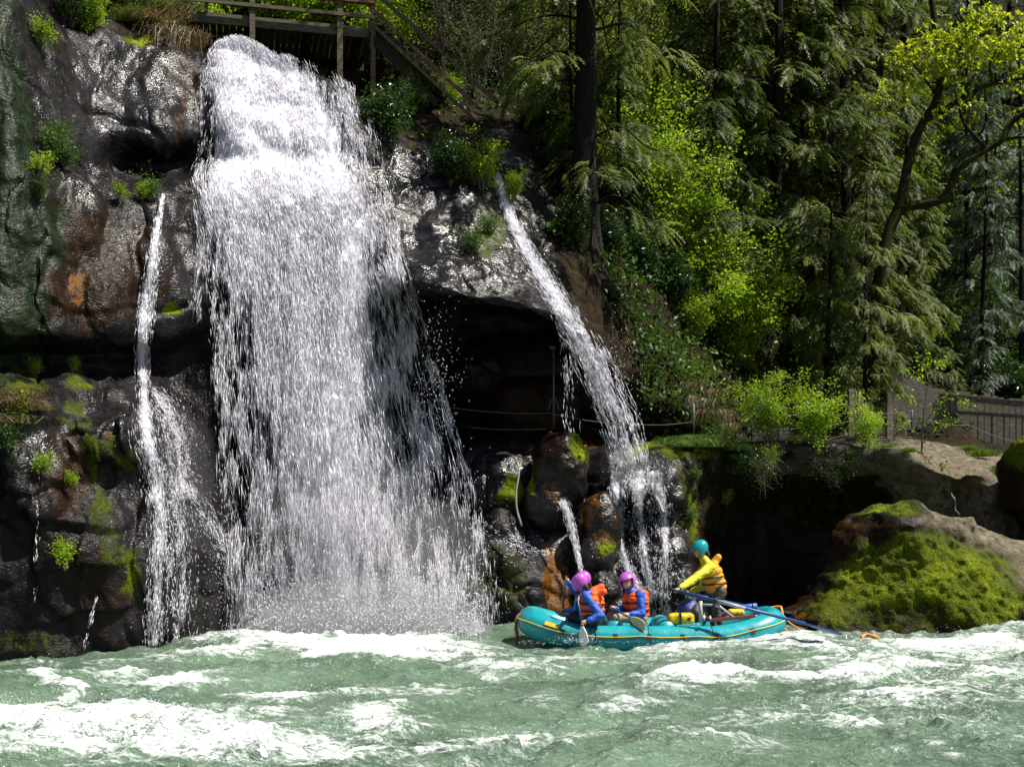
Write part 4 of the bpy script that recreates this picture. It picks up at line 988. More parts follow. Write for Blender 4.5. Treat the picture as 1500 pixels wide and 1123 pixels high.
# --- grass tufts
def make_tuft(seed, n, h, spread, mat, hang=0.0):
    r = np.random.RandomState(seed)
    C = np.stack([r.normal(size=n)*spread, r.normal(size=n)*spread, np.zeros(n)], -1)
    D = np.stack([r.normal(size=n)*.5, r.normal(size=n)*.5-0.3*hang, np.full(n, 1.0)-hang*1.9], -1)
    D /= np.linalg.norm(D, axis=1)[:, None]; L = h*(0.5+0.7*r.rand(n)); W = 0.006+0.009*r.rand(n)
    side = np.cross(D, [0, 1, 0.3]); side /= np.linalg.norm(side, axis=1)[:, None]
    Vt = np.zeros((n, 5, 3)); mid = C + D*(L*.5)[:, None]; tip = C + D*(L*.95)[:, None] - np.array([0, 0, 1])*(L*(.25+.3*r.rand(n)))[:, None] + np.stack([r.normal(size=n), r.normal(size=n), np.zeros(n)], -1)*(L*.2)[:, None]
    Vt[:, 0] = C - side*W[:, None]/2; Vt[:, 1] = C + side*W[:, None]/2; Vt[:, 2] = mid + side*W[:, None]*.45; Vt[:, 3] = mid - side*W[:, None]*.45; Vt[:, 4] = tip
    b5 = (np.arange(n)*5)[:, None, None]
    F = [(b5 + np.array([[0,1,2],[0,2,3],[3,2,4]])[None]).reshape(-1, 3)]
    return [("blades", mk_mesh("blades", Vt.reshape(-1, 3), F, [mat], False, dict(tint=np.repeat(r.rand(n), 5))))]
tG = make_tuft(1, 700, .34, .17, GRASS); tS = make_tuft(2, 260, .50, .20, STRAW, .9); tS2 = make_tuft(4, 600, .4, .16, STRAW, .25)
tM = make_tuft(6, 500, .16, .2, GRASS)
GG = "green grass tufts on the ledge rim"
for k, (px, py, s) in enumerate([(985,650,.8),(1005,655,.9),(1025,655,.9),(1045,655,.9),(1065,660,.9),(1085,660,.8),(1015,645,.7),(1050,645,.7),(1090,672,.7),(1420,660,.7),(1440,668,.8),(1300,655,.5),(1330,662,.5),(1470,690,.7)]):
    put(tG, "grass_tuft", px, py, s, k*1.2, "green grass tuft on the rim of the ledge above the raft", "grass", GG)
SG = "dry grass hanging from the ledge"
rq = np.random.RandomState(77)
for k, (px, py, s) in enumerate([(1016+66*rq.rand(), 652+120*rq.rand()**1.6, .28+.27*rq.rand()) for _ in range(0)] + [(1010,560,.7),(1030,585,.8),(1050,600,.8),(1020,600,.7),(1065,620,.7),(1005,580,.6),(1040,570,.6)]):
    put(tS, "dry_grass", px, py, s, (k*.37) % 1 - .5, "tuft of dry tan grass hanging below the mossy ledge", "grass", SG, dy=0.05)
for k, (px, py, sc, pr, lb) in enumerate([(1018,700,.5,smlB,"small green plant hanging on the mossy ledge corner"),(1012,760,.6,smlB,"green tuft low on the mossy corner behind the guide"),(1045,690,.5,bareA,"bare twig bush hanging over the ledge corner"),(1065,735,.5,smlA,"small lime plant hanging below the dry grass")]):
    put(pr, "small_plant", px, py, sc*(.35 if pr is bareA else 1), k, lb, "plant", dy=.05)
SL = "dry yellow grass on the lower left rock"
for k, (px, py, s) in enumerate([(5,590,1.0),(20,600,1.0),(35,595,.8),(10,620,.9),(30,580,.7),(55,600,.5),(-10,600,1.0)]):
    put(tS2, "dry_grass", px, py, s, k*1.4, "dry yellow grass tuft on top of the lower left rock", "grass", SL)
ST = "grass and fern tufts on the clifftop"
for k, (px, py, s, pr) in enumerate([(215,35,1.3,tS2),(235,40,1.4,tS),(250,45,1.3,tS),(225,20,1.3,tS2),(245,20,1.3,tS2),(205,15,1.4,tG),(190,30,1.0,tG),(215,5,1.5,tG),(262,52,1.0,tS),(280,58,.9,tS2),(240,0,1.5,tG)]):
    put(pr, "grass_tuft", px, py, s, (k*.4) % 1 - .5, "long grass tuft spilling over the clifftop beside the deck", "grass", ST)
# --- low ground cover of ivy and fern over the slope
r = np.random.RandomState(44)
cand = np.where((V[:, 1] > 25) & (V[:, 2] > 4) & (A_soil_shade > 0.45) & (V[:, 1] < 48))[0]
k = r.choice(cand, 46000); dens = fbm(V[k, 0]*.6, V[k, 1]*.6, V[k, 2]*.6, 3)
k = k[r.rand(len(k)) < np.clip(.5+.9*dens, .08, 1)]
n = len(k); Cg = V[k] + r.normal(size=(n, 3))*np.array([.12, .12, .10]) + np.array([0, -.10, .10])
Vl, Fl = leaves(Cg, rdir(n, r, .2) + np.array([0, -.6, 0]), .07+.10*r.rand(n), .7, r, .2)
tag(mobj("ground_cover", Vl, Fl, [GREEN], None, False, dict(tint=np.repeat(np.clip(.4+.5*fbm(Cg[:,0]*.5, Cg[:,1]*.5, Cg[:,2]*.5, 2)+.25*(r.rand(n)-.5), 0, 1), 4))), kind="stuff")
# ------------------------------------------------------------------ boulders
def boulder(name, label, ells, k=0.35, h=0.05, seed=0.0, amp=1.0, moss=(), dry=(), brown=(), orange=(), wallb=(), wetness=0.0):
    cs = np.array([P(a, b_, c) for a, b_, c, *_ in ells]); rs = np.array([e[3:6] for e in ells])
    lo = (cs-rs).min(0)-.4; hi = (cs+rs).max(0)+.4; lo[2] = max(lo[2], -1.0)
    def fn(x, y, z):
        wx = .22*amp*fbm(x*.9+seed, y*.9, z*.9, 3)
        d = None
        for c, q in zip(cs, rs):
            p = np.sqrt(((x-c[0])/q[0])**2+((y-c[1])/q[1])**2+((z-c[2])/q[2])**2)
            e = (p-1)*q.min()
            d = e if d is None else smin(d, e, k)
        rid = np.abs(fbm(x*1.5, y*1.5+seed, z*2.2, 3))
        return d + wx + .09*amp*rid + .035*amp*fbm(x*4, y*4, z*5+seed, 2)
    Vb, Fb = sdf_mesh(fn, lo, hi, h)
    px, py = PX(Vb)
    w1 = 18*fbm(Vb[:,0]*1.6+seed, Vb[:,1]*1.6, Vb[:,2]*1.6, 4)
    def fl(bl):
        r = np.zeros(len(Vb))
        for (a, b_, rx, ry, am) in bl: r = np.maximum(r, am*np.clip(1.4-((px+w1-a)/rx)**2-((py+w1*.6-b_)/ry)**2, 0, 1))
        return r
    am = fl(moss)
    Vb[:, 1] -= .05*ss(.35, .8, am)*(0.3+fbm(Vb[:,0]*7, Vb[:,1]*7, Vb[:,2]*7, 3)); Vb[:, 2] += .03*ss(.4, .7, am)*fbm(Vb[:,0]*9, Vb[:,1]*9, Vb[:,2]*9, 2)
    z0 = np.zeros(len(Vb))
    o = mobj(name, Vb, Fb, [ROCK], None, True, dict(moss=am, wall=fl(wallb), orange=fl(orange), brown=fl(brown), dry=fl(dry), soil_shade=z0, wet=z0+wetness))
    return tag(o, label, "boulder")
boulder("boulder", "large mossy boulder rising from the river beside the raft's oar", [(1352,940,22.2,2.05,1.6,2.45),(1300,778,22.1,.98,.95,.40),(1222,925,21.3,1.0,.9,.6),(1268,885,21.9,1.0,1.0,1.2),(1500,920,22.6,1.7,1.5,1.75)], .5, .045, 2.0, .7,
  moss=[(1390,840,110,55,.85),(1300,860,80,50,.75),(1450,890,80,50,.8),(1290,742,70,16,.75),(1350,800,80,30,.75),(1470,915,60,20,.6),(1340,905,130,26,.55),(1230,885,60,40,.7),(1260,860,60,46,.75),(1285,825,50,40,.7)], dry=[(1460,790,90,40,1),(1400,758,60,16,.9),(1520,830,60,60,1)], brown=[(1200,895,70,50,.8),(1240,790,50,50,.7),(1300,900,140,50,.9),(1350,830,160,80,.7)], orange=[(1215,880,40,24,.65),(1260,860,30,20,.55),(1180,910,30,14,.5)])
boulder("boulder", "moss-capped boulder standing above the ledge by the fence", [(1556,705,23.7,1.3,.9,1.2),(1610,800,24.0,1.4,1.0,.9)], .3, .05, 5.0, .6, moss=[(1500,625,50,30,1),(1490,660,30,30,.8)], brown=[(1500,720,60,80,1)], dry=[(1540,690,40,40,.4)])
boulder("boulder", "pointed brown boulder with mossy edge under the cave", [(820,695,23.15,.60,.55,.98),(800,740,23.0,.5,.5,.5)], .2, .035, 9.0, .55, moss=[(850,650,16,30,.9),(775,700,14,26,.9),(800,625,20,10,.6)], brown=[(820,660,60,40,1)], orange=[(812,720,26,16,.5)], wetness=.6)
boulder("boulder", "rounded wet boulder with orange stain below the narrow stream", [(880,775,22.9,.36,.42,.72),(866,815,22.7,.45,.4,.42)], .2, .03, 12.0, .4, moss=[(885,800,20,14,.9)], orange=[(862,745,18,30,1),(880,790,16,16,.7)], brown=[(880,760,40,60,.6)], wetness=.8)
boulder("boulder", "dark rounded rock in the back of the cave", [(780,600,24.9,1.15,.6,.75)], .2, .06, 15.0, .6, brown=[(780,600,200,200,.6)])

# ------------------------------------------------------------------ timber
def wood(name, c, rough=.85): return simple(name, c, rough, .45, 5, .5, 30, .25, (1.2, 1.2, 5))
GREYW = wood("weathered_grey_wood", (.11, .095, .06)); DARKW = wood("dark_wet_wood", (.035, .028, .018)); BROWNW = wood("brown_rail_wood", (.16, .085, .05))
PALEW = wood("pale_post_wood", (.20, .165, .12)); FENCEW = wood("fence_board_wood", (.16, .14, .11))
A = P(296, 24, 26.5); B = P(546, 47, 27.4); B[2] = A[2]
ex = (B-A)/np.linalg.norm(B-A); ey = np.array([-ex[1], ex[0], 0.0]); ez = np.array([0, 0, 1.0]); LD_ = np.linalg.norm(B-A)
deck = empty("viewing_deck", A, "weathered wooden viewing deck with railings above the main waterfall", "deck")
RW = np.stack([ex, ey, ez], 1)
def dpos(u, v, w): return A + ex*u + ey*v + ez*w
def dbox(nm, u0, u1, v0, v1, w0, w1, mat, par=deck): return mobj(nm, *box(dpos((u0+u1)/2, (v0+v1)/2, (w0+w1)/2), (u1-u0, v1-v0, w1-w0), RW), [mat], par, False)
dbox("fascia_beam", -.3, LD_+.05, -.06, .0, -.16, .08, GREYW); dbox("rear_beam", -.3, LD_, 1.95, 2.03, -.2, .04, DARKW)
for k in range(4): dbox("joist", -.2+k*1.25, -.1+k*1.25, .004, 1.94, -.17, .03, DARKW)
nb = 28
for k in range(nb):
    u = -.28 + k*(LD_+.3)/nb; dbox("deck_board", u, u+(LD_+.3)/nb-.014, .004, 2.05, .034, .072, GREYW)
u363 = 1.06; u487 = 3.05; u540 = LD_-.06
for (u, w0, w1, wd, m) in ((.05, .084, .80, .09, GREYW), (u363, -.8, .80, .12, GREYW), (u487, -1.55, .80, .13, GREYW), (u540, -1.6, .80, .11, BROWNW)):
    dbox("post", u, u+wd, -.15, -.064, w0, w1, m)
for u in (.2, 1.6, 3.0): dbox("rear_post", u, u+.09, 2.06, 2.15, -1.6, .85, DARKW)
dbox("rail", -.3, LD_+.03, -.192, -.154, .25, .33, GREYW); dbox("top_rail", -.3, LD_+.05, -.20, -.05, .60, .66, BROWNW)
dbox("rear_rail", -.3, LD_, 2.154, 2.19, .3, .38, DARKW); dbox("rear_top_rail", -.3, LD_, 2.07, 2.2, .72, .78, DARKW)
# stairs
st = empty("staircase", P(630, 140, 27.2), "wooden staircase with sloping rails descending right from the viewing deck", "stairs")
def sbar(nm, a, b_, wd, ht, mat): return mobj(nm, *bar(a, b_, wd, ht), [mat], st, False)
Ys = 27.30
sbar("stringer", P(540, 52, Ys), P(640, 152, Ys-.3), .05, .16, DARKW); sbar("stringer", P(566, 52, Ys+1.25), P(664, 148, Ys+.95), .05, .16, DARKW)
sbar("handrail", P(540, 8, Ys), P(700, 158, Ys-.4), .06, .075, BROWNW); sbar("mid_rail", P(540, 31, Ys-.05), P(690, 171, Ys-.45), .045, .075, GREYW)
sbar("far_handrail", P(553, -8, Ys+1.3), P(730, 151, Ys+.95), .06, .09, DARKW)
sbar("rail_post", P(650, 142, Ys-.27), P(650, 84, Ys-.27), .08, .08, BROWNW); sbar("rail_post", P(590, 98, Ys-.10), P(590, 60, Ys-.1), .06, .06, DARKW)
sbar("far_rail_post", P(680, 150, Ys+1.05), P(680, 96, Ys+1.05), .09, .09, DARKW)
for k in range(9):
    t = (k+.5)/9; a = P(540, 46, Ys)*(1-t) + P(640, 146, Ys-.3)*t; b_ = P(566, 46, Ys+1.25)*(1-t) + P(664, 142, Ys+.95)*t
    mobj("tread", *box((a+b_)/2, (.26, 1.2, .045), None), [GREYW], st, False)
# board fence
fence = empty("board_fence", P(1375, 655, 31), "weathered vertical board fence along the path behind the boulders", "fence")
fp = [(1300, 530, 652, 30.2), (1338, 552, 652, 30.5), (1374, 572, 655, 30.8), (1405, 575, 657, 30.6), (1500, 584, 672, 29.6), (1650, 590, 700, 28.2)]
fa = np.array(fp, float); rr_ = np.random.RandomState(2); u = 1300.0
while u < 1650:
    w_ = 9.4*(.85+.3*rr_.rand()); c = u+w_/2
    t0, b0, y0 = (np.interp(c, fa[:, 0], fa[:, q]) for q in (1, 2, 3)); t0 += rr_.normal()*1.8
    a = P(c, b0+6, y0); b_ = P(c, t0, y0); s = (w_-.25)*y0/FPX
    mobj("board", *box((a+b_)/2 + [0, rr_.rand()*.012, 0], (s, .03, b_[2]-a[2])), [FENCEW], fence, False); u += w_
def fl_(px, dpy): y0 = np.interp(px, fa[:, 0], fa[:, 3]); return P(px, np.interp(px, fa[:, 0], fa[:, 1])+dpy, y0-.05)
for a, b_ in ((1376, 1500), (1502, 1650)):
    mobj("rail", *bar(fl_(a, 30), fl_(b_, 26), .05, .09), [FENCEW], fence, False)
    mobj("top_board", *bar(fl_(a, 8)-[0, .01, 0], fl_(b_, 8)-[0, .01, 0], .03, .15), [FENCEW], fence, False)
# rope barriers on the ledge
ROPE = simple("grey_rope", (.14, .13, .11), .8, .2, 40); STEEL = simple("dull_steel", (.05, .05, .05), .5, .3, 12)
def sag(a, b_, s, n=14):
    t = np.linspace(0, 1, n)[:, None]; p = a*(1-t)+b_*t; p[:, 2] -= (s*4*t*(1-t))[:, 0]; return p
rb = empty("rope_barrier", P(1250, 645, 25.6), "wooden post with sagging ropes along the ledge path above the dark hollow", "barrier")
Yr = 25.6
mobj("post", *box(P(1247, 607, Yr+.25), (.12, .10, 1.15)), [PALEW], rb, False); mobj("post", *box(P(1259, 609, Yr+.28), (.08, .09, 1.05)), [PALEW], rb, False)
mobj("post", *box(P(1303, 622, Yr+1.0), (.14, .12, 1.0)), [PALEW], rb, False)
for px, t, b_ in ((1253, 600, 646), (1336, 600, 642), (1140, 605, 648), (1101, 604, 645)): mobj("stake", *tube([P(px, b_, Yr), P(px, t, Yr)], .018, 6), [STEEL], rb)
for a, b_, s in (((1092,604),(1253,605),.05),((1120,628),(1253,615),.07),((1165,648),(1253,632),.06),((1253,606),(1336,602),.03),((1253,634),(1336,640),.05),((1336,604),(1420,622),.10),((1420,622),(1500,650),.05)):
    mobj("rope", *tube(sag(P(*a, Yr-.03), P(*b_, Yr-.03), s), .008, 5), [ROPE], rb)
rc = empty("rope_barrier", P(1016, 640, 25.3), "thin rope strung across the cave mouth to a short stake", "barrier")
mobj("stake", *tube([P(1016, 645, 24.6), P(1016, 590, 24.6)], .02, 6), [STEEL], rc)
for a, b_, s in (((655,596,23.9),(805,605,24.3),.05),((805,605,24.3),(945,622,24.4),.06),((945,622,24.4),(1016,617,24.6),.03),((690,626,23.9),(800,628,24.2),.03)):
    mobj("rope", *tube(sag(P(*a), P(*b_), s), .006, 5), [ROPE], rc)
pl = empty("metal_pole", P(811, 628, 24.1), "thin forked metal pole hanging in the cave mouth", "pole")
mobj("shaft", *tube([P(811, 508, 24.1), P(811, 628, 24.1)], .022, 7), [STEEL], pl); mobj("bracket", *box(P(809, 509, 24.1), (.12, .05, .05)), [STEEL], pl, False)
for s in (-1, 1): mobj("fork", *tube(spline([P(811, 583, 24.1), P(811+s*4, 587, 24.1), P(811+s*8, 600, 24.1)], 8), .013, 6), [STEEL], pl)
tag(mobj("hose", *tube(spline([P(728,664,23.2),P(745,664,22.9),P(756,674,22.6),P(760,692,22.45),P(756,720,22.3),P(757,745,22.2),P(764,770,22.1)], 40), .022, 8), [simple("hose_rubber", (.16,.15,.12), .5)]), "grey hose draped down the wet rock left of the pointed boulder", "hose")
# ------------------------------------------------------------------ raft
def paint(name, c, rough=.4, spec=.5, bump=0.0): return simple(name, c, rough, .10, 6, bump, 60, spec)
TEAL = (lambda m: (m.P(col=m.mix(m.rng(m.noise(3.2, 6, .7, m.coord((1, 1, 3))), .56, .75, 0, .45), m.ramp(m.noise(2.0, 5, .6), [(.3, (.004, .19, .22)), (.7, (.008, .30, .34))]), (.03, .20, .21, 1)), rough=m.ramp(m.noise(9, 4, .6), [(.3, (.22,)*3), (.7, (.5,)*3)]), nrm=m.bump(m.noise(5, 3, .5), .35, .03)), m.m)[1])(Mat("teal_raft_fabric")); TEALD = paint("dark_teal_floor", (.003, .11, .14), .5)
YEL = paint("yellow_webbing", (.62, .42, .02), .6); BLK = paint("black_rubber", (.012, .012, .013), .5); BRN = paint("brown_strap", (.16, .06, .025), .7)
ORN = paint("orange_line", (.75, .24, .03), .6); RED = paint("maroon_frame_wood", (.11, .03, .02), .5); GRY = paint("grey_aluminium", (.32, .33, .34), .35)
BLU = paint("blue_oar", (.006, .055, .20), .4); WHT = paint("white_blade", (.78, .76, .70), .45); TAN = paint("tan_blade", (.52, .44, .30), .5)
YBAG = paint("yellow_dry_bag", (.62, .38, .01), .45, .5, .4); BBAG = paint("dark_blue_bag", (.015, .03, .16), .5, .5, .5); BROLL = paint("blue_roll", (.02, .10, .48), .5)
RC = np.array([(952-750)*19.62/FPX, 19.62, 0.0]); HL, HWd, TR = 2.02, .72, .225
raft = empty("raft", RC, "teal inflatable raft with yellow perimeter line floating below the falls", "raft")
YAW = radians(-2.0); CY, SY = cos(YAW), sin(YAW)
def rw(p):
    p = np.asarray(p, float); q = p.copy(); q[..., 0] = p[..., 0]*CY - p[..., 1]*SY; q[..., 1] = p[..., 0]*SY + p[..., 1]*CY
    return q + RC
def plan(t):
    """closed plan outline of the tube's centre line with upturned ends"""
    c, s = np.cos(t), np.sin(t)
    x = HL*np.sign(c)*np.abs(c)**.62; y = HWd*np.sign(s)*np.abs(s)**.55
    q = np.abs(x)/HL; z = .05 + np.where(x < 0, .24, .25)*np.clip((q-.45)/.55, 0, 1)**1.8
    return np.stack([x, y, z], -1)
n = 220; t = np.linspace(0, 2*pi, n, endpoint=False)
tt = np.linspace(0, 2*pi, 4000); pp = plan(tt); sl_ = np.concatenate([[0], np.cumsum(np.linalg.norm(np.diff(pp, axis=0), axis=1))])
C0 = np.stack([np.interp(np.linspace(0, sl_[-1], n, endpoint=False), sl_, pp[:, k]) for k in range(3)], -1)
C0 = 0.25*np.roll(C0, 1, 0)+0.5*C0+0.25*np.roll(C0, -1, 0)
T = np.roll(C0, -1, 0)-np.roll(C0, 1, 0); T /= np.linalg.norm(T, axis=1)[:, None]
O = np.stack([T[:, 1], -T[:, 0], 0*T[:, 0]], -1); O /= np.linalg.norm(O, axis=1)[:, None]; U = np.cross(O, T); U *= np.sign(U[:, 2:3])
def ring(ang_, rad): return C0 + (O*np.cos(ang_)+U*np.sin(ang_))*rad
na = 28; an = np.linspace(0, 2*pi, na, endpoint=False)
rad = np.full(n, TR); 
for xs in (-1.02, -.1, .95): rad = rad - .012*np.exp(-((C0[:, 0]-xs)/.03)**2)
Vt = np.stack([ring(a, rad[:, None]) for a in an], 1).reshape(-1, 3)
F = grid_faces(n, na, True); F = np.concatenate([F, np.stack([(n-1)*na+np.arange(na), (n-1)*na+(np.arange(na)+1) % na, (np.arange(na)+1) % na, np.arange(na)], -1)])
mobj("tube", rw(Vt), F[:, ::-1], [TEAL], raft)
# floor, thwarts
fx = np.linspace(-HL*.93, HL*.93, 40); fv = np.linspace(-1, 1, 14); FX, FV = np.meshgrid(fx, fv, indexing='ij')
q = np.abs(FX)/HL; Vf = np.stack([FX, FV*HWd*(1-np.clip((q-.6)/.4, 0, 1)**2*.75), -.02+.20*np.clip((q-.5)/.5, 0, 1)**1.8 + .02*np.abs(np.sin(FV*12))], -1).reshape(-1, 3)
mobj("floor", rw(Vf), grid_faces(40, 14), [TEALD], raft)
for xs in (-.62, .22):
    mobj("thwart", rw(tube([[xs, y, .18] for y in np.linspace(-.6, .6, 12)], .16, 18)[0]), tube([[xs, y, .18] for y in np.linspace(-.6, .6, 12)], .16, 18)[1], [TEAL], raft)
# perimeter line, handles, patches
ln = ring(.35, TR+.012); ln = np.concatenate([ln, ln[:1]]); ln[:, 2] -= .02*np.abs(np.sin(np.arange(len(ln))*pi/20))
mobj("perimeter_line", rw(tube(ln, .009, 6)[0]), tube(ln, .009, 6)[1], [YEL], raft)
def on_tube(x, a, near=True, off=0.0):
    k = np.where((C0[:, 1] < 0) == near)[0]; k = k[np.argmin(np.abs(C0[k, 0]-x))]
    return C0[k] + (O[k]*cos(a)+U[k]*sin(a))*(TR+off), T[k], O[k]*cos(a)+U[k]*sin(a)
for x in (-1.45, -.62, -.1, .45, 1.0, 1.55):
    c, tg, nr = on_tube(x, .30, True, .004); R3 = np.stack([tg, np.cross(nr, tg), nr], 1)
    mobj("d_ring_patch", rw(box(c, (.07, .09, .012), R3)[0]), box(c, (.07, .09, .012), R3)[1], [BLK], raft, False)
c, tg, nr = on_tube(.72, -.12, True, .004); R3 = np.stack([tg, np.cross(nr, tg), nr], 1)
mobj("valve_patch", rw(box(c, (.17, .06, .012), R3)[0]), box(c, (.17, .06, .012), R3)[1], [BLK], raft, False)
c, tg, nr = on_tube(-1.62, .62, True, .006); R3 = np.stack([tg, np.cross(nr, tg), nr], 1)
mobj("bow_handle", rw(box(c, (.24, .07, .03), R3)[0]), box(c, (.24, .07, .03), R3)[1], [YEL], raft, False)
k = int(np.argmin(np.abs(C0[:, 0]+.93)+9*(C0[:, 1] > 0))); band = np.stack([C0[k]+(O[k]*cos(a)+U[k]*sin(a))*(TR+.006) for a in np.linspace(-1.2, 1.9, 16)])
mobj("strap", rw(tube(band, .014, 6)[0]), tube(band, .014, 6)[1], [BLK], raft)
for x in (-1.02, -.1, .95):
    for nr_ in (True, False):
        k = np.where((C0[:, 1] < 0) == nr_)[0]; k = k[np.argmin(np.abs(C0[k, 0]-x))]
        a_ = np.linspace(-1.0, 2.2, 22); sm_ = np.stack([C0[k]+(O[k]*cos(q)+U[k]*sin(q))*(TR-.008) for q in a_])
        mobj("seam_tape", rw(tube(sm_, .012, 5)[0]), tube(sm_, .012, 5)[1], [TEALD], raft)
# bow webbing hanging at the front
mobj("bow_strap", *tube(spline([P(766,896,19.5),P(757,904,19.42),P(756,920,19.4),P(758,936,19.4),P(755,950,19.4)], 14), np.linspace(.025, .035, 14), 7), [BRN], raft)
mobj("bow_line", *tube(spline([P(768,897,19.45),P(760,906,19.42),P(768,905,19.3),P(790,908,19.15)], 12), .016, 6), [YEL], raft)
# rowing frame
def rb_(nm, a, b_, wd, ht, mat): mobj(nm, *bar(a, b_, wd, ht), [mat], raft, False)
rb_("frame_plank", P(1038,908,19.0), P(1105,902,19.05), .16, .045, RED); rb_("frame_plank", P(1034,900,20.2), P(1112,896,20.25), .16, .045, RED)
for px in (1040, 1108): mobj("frame_tube", *tube([P(px,906,18.95), P(px,898,20.3)], .024, 8), [GRY], raft)
mobj("oar_tower", *tube([P(1027,912,19.05), P(1026,880,19.05)], [.04, .032], 8), [GRY], raft)
mobj("oar_tower", *tube([P(1043,884,20.3), P(1043,905,20.3)], [.03, .04], 8), [GRY], raft)
mobj("oarlock", *tube(spline([P(1044,889,18.98),P(1046,884,18.98),P(1052,880,18.98),P(1056,884,18.98)], 10), .018, 6), [BLK], raft)
mobj("side_rail", *tube([P(1026,885,19.05), P(1052,886,19.0), P(1075,904,19.0)], .020, 8), [GRY], raft)
# stern frame and lines
mobj("stern_bar", *tube(spline([P(1108,894,19.9),P(1140,888,19.75),P(1145,893,19.65),P(1147,906,19.6)], 14), .022, 7), [ORN], raft)
for a in ([(1147,905,19.55),(1150,920,19.4),(1162,929,19.3)], [(1147,904,19.55),(1160,914,19.45),(1192,934,19.2)], [(1146,900,19.6),(1148,925,19.4),(1150,936,19.35)]):
    mobj("stern_line", *tube(spline([P(*q) for q in a], 10), .013, 6), [ORN], raft)
# things lying in the raft
def blobthing(name, label, cat, fn, lo, hi, h, mat): return tag(mobj(name, *sdf_mesh(fn, lo, hi, h), [mat]), label, cat)
def ellf(c, r, amp=.02, fr=6):
    return lambda x, y, z: (np.sqrt(((x-c[0])/r[0])**2+((y-c[1])/r[1])**2+((z-c[2])/r[2])**2)-1)*min(r) + amp*fbm(x*fr, y*fr, z*fr, 3)
def rboxf(c, s, rd=.05, amp=.012):
    def f(x, y, z):
        qx = np.abs(x-c[0])-s[0]+rd; qy = np.abs(y-c[1])-s[1]+rd; qz = np.abs(z-c[2])-s[2]+rd
        return np.sqrt(np.maximum(qx,0)**2+np.maximum(qy,0)**2+np.maximum(qz,0)**2)+np.minimum(np.maximum(qx,np.maximum(qy,qz)),0)-rd+amp*fbm(x*7,y*7,z*7,3)
    return f
c = P(997, 905, 19.15); dry = empty("dry_bag", c-[0, 0, .10], "yellow dry bag lying on the raft beside the blue duffel", "bag")
Vx, Fx = sdf_mesh(rboxf(c, (.22, .13, .085)), c-.4, c+.4, .018); mobj("body", Vx, Fx, [YBAG], dry)
mobj("strap", *box(c+[-.02, -.005, .0], (.03, .28, .19)), [BLK], dry, False); mobj("buckle", *box(c+[.12, -.142, .0], (.05, .02, .05)), [BLK], dry, False)
c = P(1010, 893, 19.45); du = empty("duffel_bag", c-[0, 0, .2], "rounded dark blue duffel with black side behind the yellow dry bag", "bag")
mobj("body", *sdf_mesh(ellf(c, (.20, .22, .19)), c-.5, c+.5, .022), [BBAG], du); c2 = P(1019, 897, 19.35); mobj("end_panel", *sdf_mesh(ellf(c2, (.13, .2, .16)), c2-.4, c2+.4, .022), [BLK], du)
c = P(1094, 889, 19.7); ro = empty("sleeping_roll", c-[0, 0, .05], "bright blue rolled pad tied across the stern of the raft", "roll")
mobj("roll", *tube([c+[-.17, .02, -.02], c+[-.165, .02, -.02], c+[.165, -.02, .02], c+[.17, -.02, .02]], [.03, .055, .055, .03], 14), [BROLL], ro)
for s in (-.09, .09): mobj("strap", *tube([c+[s-.012, -s*.1, s*.12], c+[s+.012, -s*.1, s*.12]], .06, 14), [BLK], ro)
c = P(1078, 897, 19.5); tag(mobj("throw_bag", *sdf_mesh(rboxf(c, (.14, .1, .06)), c-.3, c+.3, .016), [YEL]), "small yellow throw bag on the frame behind the standing guide", "bag")
c = P(1030, 902, 19.3); wb = empty("water_bottle", c-[0, 0, .06], "small yellow-capped bottle beside the oar tower", "bottle")
mobj("body", *tube([c+[0,0,-.08], c+[0,0,.0], c+[0,0,.03]], [.035,.035,.02], 10), [WHT], wb); mobj("cap", *tube([c+[0,0,.03], c+[0,0,.06]], .024, 10), [YEL], wb)
fl = PG(1274, 938); tag(mobj("float_line", *tube(spline([fl+[-.14,.0,.05], fl+[-.05,.05,.09], fl+[.05,-.02,.08], fl+[.14,.03,.05]], 16), .03, 7), [ORN]), "orange float line on the water near the oar blade", "rope")

# ------------------------------------------------------------------ paddles and oar
def blade(a, b_, wd, th=.018, nrm=(0, 1, 0), tip=.75):
    a = np.asarray(a, float); b_ = np.asarray(b_, float); d = b_-a; L = np.linalg.norm(d); d /= L
    nr = np.asarray(nrm, float); nr = nr-d*np.dot(nr, d); nr /= np.linalg.norm(nr); sd = np.cross(d, nr)
    s = np.linspace(0, 1, 12); w_ = wd*.5*np.clip(np.sin(np.clip(s*1.5, 0, 1)*pi/2), .15, 1)*np.where(s > tip, np.sqrt(np.clip(1-((s-tip)/(1.001-tip))**2, .02, 1)), 1)
    an_ = np.linspace(0, 2*pi, 14, endpoint=False)
    Vb = np.concatenate([a + d*L*si + sd*wi*np.cos(an_)[:, None] + nr*(th*.5*(1.2-.5*si))*np.sin(an_)[:, None] for si, wi in zip(s, w_)])
    m = len(s)*14; Vb = np.concatenate([Vb, [a, b_]]); i_ = np.arange(14); j_ = (i_+1) % 14
    return Vb, [grid_faces(12, 14, True), np.stack([np.full(14, m), j_, i_], -1), np.stack([np.full(14, m+1), (m-14)+i_, (m-14)+j_], -1)]
def paddle(label, g, e, t_, bw, bmat, nrm=(0, 1, 0), name="paddle", r0=.017, cat="paddle"):
    g, e, t_ = (np.asarray(v, float) for v in (g, e, t_)); o = empty(name, e, label, cat); d = (e-g)/np.linalg.norm(e-g)
    mobj("shaft", *tube([g, e], r0, 10), [BLU], o); mobj("blade", *blade(e-d*.05, t_, bw, .022, nrm), [bmat], o)
    return o, d
